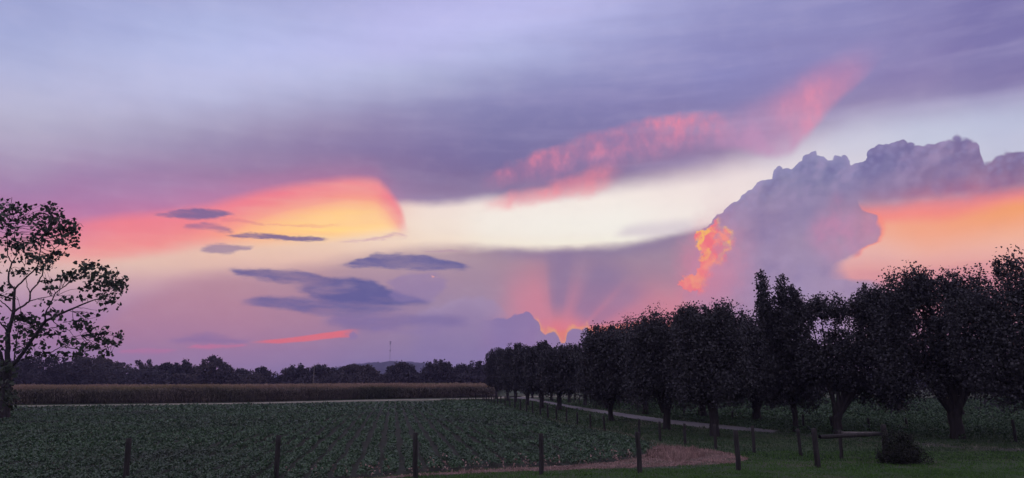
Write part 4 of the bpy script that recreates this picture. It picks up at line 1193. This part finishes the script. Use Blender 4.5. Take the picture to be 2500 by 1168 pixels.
BR_ = [  # (points in the photograph, depth at start/end, radius at start/end in pixels)
 ([(8, 1036), (12, 985), (16, 935), (20, 886)], 0, 0, 24, 15),
 ([(20, 886), (19, 850), (19, 814), (26, 793), (33, 763), (34, 738), (36, 707)], 0, 0.5, 11, 5),
 ([(36, 707), (21.5, 691), (20.5, 670), (25, 655), (29, 641)], 0.5, 1, 4, 3),
 ([(29, 641), (18, 624), (18, 590), (19, 563), (22.6, 538), (26, 501), (29, 482)], 1, 1.5, 2.6, 0.9),
 ([(29, 641), (41, 624), (37, 600), (35, 583), (37, 542)], 1, 0, 2, 0.8),
 ([(36, 707), (60, 681), (78, 664), (90, 653), (96, 630), (99, 608), (107, 575), (127, 542), (123, 511)], 0.5, -1.5, 3.8, 0.8),
 ([(33, 763), (49, 752), (64, 742), (72, 736), (73, 715), (92, 693), (103, 672), (105, 655), (115, 635), (133, 608), (156, 589), (175, 575)], 0.3, 2.5, 4.6, 0.8),
 ([(72, 736), (92, 730), (123, 724), (140, 722)], 0.8, -1, 2.4, 0.8),
 ([(73, 715), (66, 701), (64, 676), (60, 650)], 1, 0, 2, 0.8),
 ([(24, 900), (41, 882), (62, 853), (82, 824), (109, 787), (123, 778), (148, 767), (177, 754), (205, 742), (230, 733), (257, 724), (288, 711)], 0, -3, 9, 1),
 ([(109, 787), (111, 763), (123, 742), (136, 715), (160, 697), (181, 681), (205, 660), (225, 645)], -1.4, -3.5, 3.2, 0.8),
 ([(123, 778), (132, 786), (144, 797), (170, 808), (185, 828), (205, 845)], -1.5, -0.5, 2, 0.6),
 ([(177, 754), (178, 775), (185, 800), (198, 820)], -2, -3.0, 1.2, 0.5),
 ([(82, 824), (104, 808), (130, 800), (160, 795)], -0.8, 1.5, 2, 0.6),
 ([(129, 859), (148, 847), (175, 850), (205, 855), (251, 855), (279, 841), (302, 830)], 2, 3, 2, 0.8),
 ([(50, 880), (90, 870), (129, 859)], 0.5, 2, 3, 2),
 ([(35, 880), (38, 850), (43, 812), (51, 763), (45, 734)], 0.3, 1.8, 3, 0.9),
 ([(19, 812), (14, 804), (0, 789), (-20, 770), (-50, 740), (-70, 700)], 0, -1, 4, 1),
 ([(33, 765), (24, 755), (12, 742), (0, 735), (-25, 722), (-50, 690)], 0, 1, 3.4, 1),
 ([(34, 732), (12, 724), (-10, 716), (-30, 690), (-40, 640), (-45, 600), (-40, 560)], 0.4, 1, 3, 1),
 ([(12, 905), (0, 862), (-30, 825), (-70, 780), (-120, 740), (-150, 690)], 0, -1, 8, 1.2),
 ([(16, 925), (-20, 890), (-70, 850), (-130, 820), (-180, 790)], 0, 1, 7, 1),
 ([(-30, 825), (-60, 740), (-80, 660), (-85, 600), (-80, 540)], -0.3, 0, 4, 1),
]
tb = Tubes(); nodes = []
for pts, d0_, d1_, r0_, r1_ in BR_:
    n = len(pts)
    Q = np.array([T3(p[0], p[1], d0_ + (d1_ - d0_) * i / (n - 1)) for i, p in enumerate(pts)])
    t = np.linspace(0, n - 1, n * 3 - 2)
    Q2 = np.stack([np.interp(t, np.arange(n), Q[:, k]) for k in range(3)], 1)
    Q2[1:-1] += rng.normal(size=(len(Q2) - 2, 3)) * 0.02
    tb.add(Q2, np.array([r0_, r1_]) * PXM * 0.5 * 1.15, 8, 0.03, rng=rng)
    if r0_ < 10: nodes.append(Q2)
nodes = np.concatenate(nodes)
BLOB = [  # leaf masses: centre, half size, count
 (20, 505, 42, 20, 95), (60, 522, 30, 22, 70), (5, 530, 20, 22, 40), (125, 512, 26, 16, 85), (150, 553, 38, 24, 190), (110, 562, 30, 18, 80), (182, 560, 15, 26, 50), (125, 535, 30, 14, 60), (85, 540, 16, 16, 30),
 (20, 555, 24, 20, 45), (52, 602, 34, 16, 110), (100, 592, 24, 14, 55), (140, 620, 24, 14, 60), (178, 598, 16, 10, 24), (82, 632, 44, 14, 85), (55, 662, 24, 10, 40), (12, 590, 20, 16, 25), (35, 570, 22, 16, 30), (75, 575, 20, 12, 25), (150, 590, 20, 12, 35), (100, 655, 18, 14, 28), (125, 648, 14, 12, 22), (10, 640, 20, 20, 20),
 (215, 645, 26, 10, 55), (245, 668, 38, 16, 150), (180, 672, 34, 12, 80), (272, 690, 36, 16, 140), (228, 698, 34, 13, 85), (292, 702, 16, 14, 45), (150, 678, 14, 8, 22), (245, 722, 34, 9, 45), (170, 728, 28, 11, 34), (118, 702, 20, 8, 20), (110, 684, 20, 6, 24), (215, 768, 28, 10, 28), (270, 735, 22, 9, 22), (245, 752, 22, 10, 12), (285, 745, 10, 8, 5), (205, 655, 16, 8, 25),
 (65, 775, 28, 12, 75), (92, 792, 22, 12, 45), (62, 812, 36, 16, 75), (128, 760, 22, 9, 26), (192, 792, 40, 11, 75), (235, 812, 28, 15, 75), (255, 834, 20, 11, 36), (292, 818, 18, 8, 34), (284, 837, 20, 6, 22), (132, 815, 34, 9, 50), (95, 842, 32, 10, 45), (162, 836, 30, 9, 40), (222, 846, 36, 10, 65), (190, 866, 34, 8, 50), (150, 800, 20, 8, 20), (268, 862, 20, 5, 20), (45, 835, 22, 16, 40), (20, 700, 26, 10, 25), (10, 720, 22, 10, 24), (5, 760, 14, 18, 12), (8, 830, 16, 26, 30), (110, 866, 40, 8, 36), (60, 860, 30, 10, 30), (20, 800, 20, 20, 20), (45, 800, 12, 14, 14), (148, 775, 18, 8, 16), (120, 735, 18, 6, 8), (95, 742, 12, 8, 8),
 (-40, 520, 40, 25, 120), (-60, 580, 45, 25, 120), (-50, 650, 45, 25, 100), (-80, 700, 50, 25, 110), (-90, 760, 60, 25, 120), (-120, 820, 60, 25, 120), (-150, 760, 40, 30, 90), (-110, 620, 30, 40, 90), (-30, 760, 20, 30, 30), (-40, 860, 40, 20, 60),
 (5, 900, 34, 20, 110), (0, 940, 34, 26, 150), (-5, 985, 30, 24, 130), (18, 965, 24, 34, 90), (-60, 950, 50, 50, 260)]
LP = []; 
for (bx, by, rx, ry, cnt) in BLOB:
    dc = rng.uniform(-2.2, 2.2)
    for k in range(int(cnt * (0.82 if bx > -20 else 0.7))):
        px, py = bx + np.clip(rng.normal(), -1.9, 1.9) * rx * 0.56, by + np.clip(rng.normal(), -1.9, 1.9) * ry * 0.56
        LP.append(T3(px, py, dc + rng.normal() * 0.5))
LP = np.array(LP)
# twigs from the leaves to the nearest limb
tw = LP[rng.choice(len(LP), 520, replace=False)]
for p in tw:
    d = np.linalg.norm((nodes - p) * [1, 0.45, 1] + [0, 0, 0.25], axis=1)
    q = nodes[np.argmin(d)]
    L_ = np.linalg.norm(p - q)
    if L_ < 3.2 and p[2] > 2:
        tb.add(bez(q, p, 0.10 * L_ * rng.normal() * 0.6, 6, 0.03, rng), np.array([1.5, 0.55]) * PXM * 0.5, 4, rng=rng)
tb.build('trunk', M['bark'], root)
# heart outline, 7 corners, folded along the midrib and hanging
n = len(LP)
heart = np.array([(0, 0), (0.30, -0.10), (0.52, 0.12), (0.42, 0.50), (0, 1.0), (-0.42, 0.50), (-0.52, 0.12), (-0.30, -0.10)])
N = rng.normal(size=(n, 3)); N[:, 1] *= 1.3; N[:, 2] += 0.5; N = norm(N)
A = rng.normal(size=(n, 3)) * 0.8; A[:, 2] -= 0.8; A = norm(A - N * (A * N).sum(1, keepdims=True)); B_ = np.cross(N, A)
sz = 8.2 * PXM * (0.6 + 0.7 * rng.random(n))
V = LP[:, None] + (B_[:, None] * heart[None, :, :1] + A[:, None] * heart[None, :, 1:]) * sz[:, None, None] - N[:, None] * (np.abs(heart[None, :, :1]) * 0.25 * sz[:, None, None])
V = V.reshape(-1, 3)
base = np.arange(n)[:, None] * 8
half = np.stack([base + np.array([0, 1, 2, 3, 4]), base + np.array([0, 4, 5, 6, 7])], 1).reshape(-1)
mesh_np('crown', V, 5, half, M['catalpa'], root)

# ------------------------------------------------------------------ treeline beyond the corn
FT = [  # px, top y, width, sparse, distance, words
 (-40, 876, 130, 0, 250, 'dark tree at the far left end of the distant treeline'),
 (45, 878, 110, 0, 270, 'dark distant tree behind the trunk of the left tree'),
 (125, 862, 160, 0, 250, 'widest distant crown, low and domed behind the lower left branches'),
 (205, 866, 130, 0, 262, 'distant domed tree between the left tree and the paler treetop'),
 (255, 868, 84, 0, 275, 'distant tree right of the left tree with a slightly higher top'),
 (297, 882, 60, 1, 290, 'thin topped paler distant tree right of the left tree'),
 (355, 879, 56, 1, 280, 'small airy distant tree standing up with gaps in its crown'),
 (385, 895, 44, 0, 275, 'small distant bushy tree beside the airy one'),
 (412, 885, 64, 0, 265, 'distant tree, left half of the flat topped pair'),
 (450, 880, 70, 0, 262, 'distant tree, right half of the flat topped pair'),
 (527, 867, 84, 0, 255, 'distant round headed tree like a dome, highest of the treeline'),
 (590, 903, 60, 0, 265, 'low distant tree just right of the round headed one'),
 (645, 896, 62, 1, 262, 'ragged open distant tree with spreading branches before the gap'),
 (690, 920, 60, 0, 270, 'low distant growth in the gap of the treeline'),
 (727, 890, 70, 0, 258, 'distant rounded tree left of the utility pole'),
 (785, 892, 66, 0, 262, 'distant full tree right of the utility pole'),
 (828, 898, 54, 1, 270, 'small loose distant tree left of the wooded hill'),
 (862, 890, 66, 0, 262, 'distant tree rising before the left slope of the hill'),
 (898, 892, 56, 0, 266, 'distant tree directly before the left end of the hill'),
 (940, 918, 60, 0, 262, 'low distant tree below the open view of the hill'),
 (982, 886, 84, 0, 255, 'distant broad tree in front of the middle of the hill'),
 (1025, 912, 44, 0, 262, 'low distant tree before the right slope of the hill'),
 (1070, 879, 84, 0, 252, 'distant domed tree right of the hill'),
 (1102, 884, 40, 1, 258, 'small wispy distant tree beside the domed one'),
 (1130, 890, 40, 0, 262, 'small pointed distant tree between two wispy ones'),
 (1156, 882, 46, 1, 255, 'distant round airy tree near the lane row'),
 (1185, 888, 44, 0, 262, 'last distant tree before the lane row begins'),
]
for i, (px, tp, w_, sp, D_, lb) in enumerate(FT):
    t = at_dist(px, tp, D_); W_ = w_ * D_ / F; z_ = float(height(t.x, D_)) - 0.1
    H_ = t.z - z_
    zb = H_ * 0.12
    if sp:
        r2 = np.random.default_rng(900 + i); lob = [(0, 0, H_ * 0.42, W_ * 0.42, W_ * 0.4, H_ * 0.34, 1.3)]
        for k in range(9): lob.append((r2.uniform(-.42, .42) * W_, r2.uniform(-.3, .3) * W_, H_ * r2.uniform(0.62, 0.9), W_ * 0.13, W_ * 0.13, H_ * 0.08, 1.0))
        tree('distant_tree', t.x, D_, H_, W_, 300 + i, lb, 'trees of the distant treeline', fork=H_ * 0.3, r0=0.22, leaf=0.5, n=3600, lobes=lob, mat='far', spikes=8, leaders=6, z0=z_, sig=0.4, wid=0.8)
    else:
        r2 = np.random.default_rng(900 + i); lob = [(0, 0, H_ * 0.50, W_ * 0.47, W_ * 0.45, H_ * 0.47, 1.4)]
        for k in range(8):
            a = r2.uniform(0, np.pi); lob.append((math.cos(a) * W_ * 0.36, r2.uniform(-.3, .1) * W_, H_ * (0.45 + 0.40 * math.sin(a)) , W_ * 0.15, W_ * 0.15, H_ * 0.11, 0.9))
        for k in range(3): lob.append((r2.uniform(-.4, .4) * W_, 0, H_ * 0.18, W_ * 0.2, W_ * 0.2, H_ * 0.16, 1.0))
        tree('distant_tree', t.x, D_, H_, W_, 300 + i, lb, 'trees of the distant treeline', fork=H_ * 0.2, r0=0.3, leaf=0.6, n=8000, lobes=lob, mat='far', spikes=6, leaders=4, z0=z_, sig=0.42, wid=0.8)
# scrub that closes the foot of the treeline
rng = np.random.default_rng(5)
n = 42000
X_ = rng.uniform(-215, 30, n); Y_ = rng.uniform(250, 275, n)
top_ = 5.6 + 1.2 * np.sin(X_ * 0.21) * np.sin(X_ * 0.083 + 1) + 0.8 * np.sin(X_ * 0.71)
top_ += 2.5 * np.clip((-X_ - 75) / 60, 0, 1)
for gx_, gw_, gd_ in ((-81, 4.5, 4.2), (-44, 6, 3.0), (-32, 3, 2.0)): top_ -= gd_ * np.exp(-((X_ * 260 / Y_ - gx_) / gw_) ** 2)
lv = Leaves(); lv.add(np.column_stack([X_, Y_, height(X_, Y_) + top_ * rng.random(n) ** 0.7]), 0.75, up=0.3, wid=0.9, rng=rng)
tag(lv.build('scrub', M['far']), 'dark scrub closing the foot of the distant treeline', 'scrub', kind='stuff')
n = 16000
X_ = rng.uniform(14, 200, n); Y_ = rng.uniform(215, 235, n)
lv = Leaves(); lv.add(np.column_stack([X_, Y_, (5 + 2 * np.sin(X_ * 0.11) + np.sin(X_ * 0.4)) * rng.random(n) ** 0.7]), 0.75, up=0.3, wid=0.9, rng=rng)
tag(lv.build('woodland_edge', M['far']), 'far dark wood seen low between the lane trees', 'wood', kind='stuff')


# ------------------------------------------------------------------ hills
def hill(name, prof, D_, depth, seed, bump=3.0):
    rng = np.random.default_rng(seed)
    P = [at_dist(x, y, D_) for x, y in prof]
    X0 = np.array([p.x for p in P]); Z0 = np.array([p.z for p in P])
    xs = np.linspace(X0.min(), X0.max(), 420)
    rows = []
    for k, t in enumerate(np.linspace(-1, 1, 60)):
        w = math.cos(t * math.pi / 2) ** 0.8
        z = np.interp(xs, X0, Z0) * w
        z = z + rng.normal(size=len(xs)) * bump * 0.35 * min(1, w * 3) + bump * 0.5 * np.sin(xs * 0.09 + 3 * t) * np.sin(xs * 0.031 + 5 * t) * w
        rows.append(np.stack([xs, np.full_like(xs, D_ + t * depth), z - 1.0], 1))
    V = np.concatenate(rows); n0 = len(xs)
    ii, jj = np.meshgrid(np.arange(n0 - 1), np.arange(59)); a = (jj * n0 + ii).ravel()
    return tag(mesh_np(name, V, 4, np.stack([a, a + 1, a + n0 + 1, a + n0], 1), M['hill'], smooth=False), kind='structure')


hill('hill', [(560, 940), (700, 930), (780, 912), (850, 897), (880, 890), (910, 886), (960, 884), (1000, 884), (1040, 886), (1080, 895), (1120, 903), (1180, 912), (1300, 925), (1420, 938)], 2100, 420, 3, 3.2)
hill('ridge', [(-500, 930), (-200, 915), (200, 912), (500, 914), (690, 918), (760, 916), (900, 912), (1100, 908), (1300, 905), (1600, 900), (2000, 905), (2500, 912), (2900, 930)], 2900, 300, 4, 3.0)

# radio tower on the hill
t0 = at_dist(951.5, 888, 2100); t1 = at_dist(952.5, 835, 2100)
root = empty('radio_tower', (t0.x, 2100, t0.z - 3)); tag(root, 'thin lattice radio tower standing on the wooded hill', 'tower')
Ht = t1.z - t0.z + 3
tb = Tubes()
for k in range(3):
    a = k * 2.094; tb.add([(math.cos(a) * 0.9, math.sin(a) * 0.9, 0), (math.cos(a) * 0.7, math.sin(a) * 0.7, Ht)], 0.14, 4)
for k in range(26):
    for q in range(3):
        a, b = q * 2.094, (q + 1) * 2.094; z = Ht * k / 26
        tb.add([(math.cos(a) * 0.8, math.sin(a) * 0.8, z), (math.cos(b) * 0.8, math.sin(b) * 0.8, z + Ht / 26)], 0.08, 3)
tb.build('mast', M['steel'], root)
for z, w in ((Ht, 2.0), (Ht - 5.5, 1.4), (Ht - 24, 1.1)):
    tb = Tubes()
    for q in range(6):
        a = q * 1.047; tb.add([(math.cos(a) * w, math.sin(a) * w, z - 1.5), (math.cos(a) * w, math.sin(a) * w, z + 1.5)], 0.45, 5, cap=True)
        tb.add([(0, 0, z), (math.cos(a) * w, math.sin(a) * w, z)], 0.12, 3)
    tb.build('antenna', M['dark_steel'], root)
# utility pole behind the corn
p0 = at_dist(764, 935, 240); p1 = at_dist(767, 892, 240)
root = empty('utility_pole', (p0.x, 240, 0)); tag(root, 'thin pale utility pole standing up beyond the corn', 'pole')
tb = Tubes(); tb.add([(0, 0, 0), (0.1, 0, p1.z * 0.5), (0.22, 0, p1.z)], [0.17, 0.11], 8, cap=True); tb.build('shaft', M['rail'], root)
tb = Tubes(); tb.add([(-0.75, 0, p1.z - 0.5), (1.15, 0, p1.z - 0.45)], 0.06, 5, cap=True); tb.build('crossarm', M['rail'], root)

# ------------------------------------------------------------------ the air
HAZE = 0.00021
bm = bmesh.new(); bmesh.ops.create_cube(bm, size=1)
for v in bm.verts: v.co = (v.co.x * 7000, v.co.y * 7000, (v.co.z + 0.5) * 141.5 - 1.5)
me = bpy.data.meshes.new('haze'); bm.to_mesh(me); bm.free()
mt = bpy.data.materials.new('haze'); mt.use_nodes = True
mt.node_tree.nodes.clear()
pv = mt.node_tree.nodes.new('ShaderNodeVolumePrincipled'); mo = mt.node_tree.nodes.new('ShaderNodeOutputMaterial')
pv.inputs['Color'].default_value = (0.58, 0.54, 1.0, 1); pv.inputs['Density'].default_value = HAZE; pv.inputs['Anisotropy'].default_value = 0.2
mt.node_tree.links.new(pv.outputs[0], mo.inputs['Volume'])
me.materials.append(mt)
if HAZE > 0: tag(link(bpy.data.objects.new('haze', me)), 'thin violet evening haze over the fields', 'haze', kind='stuff')
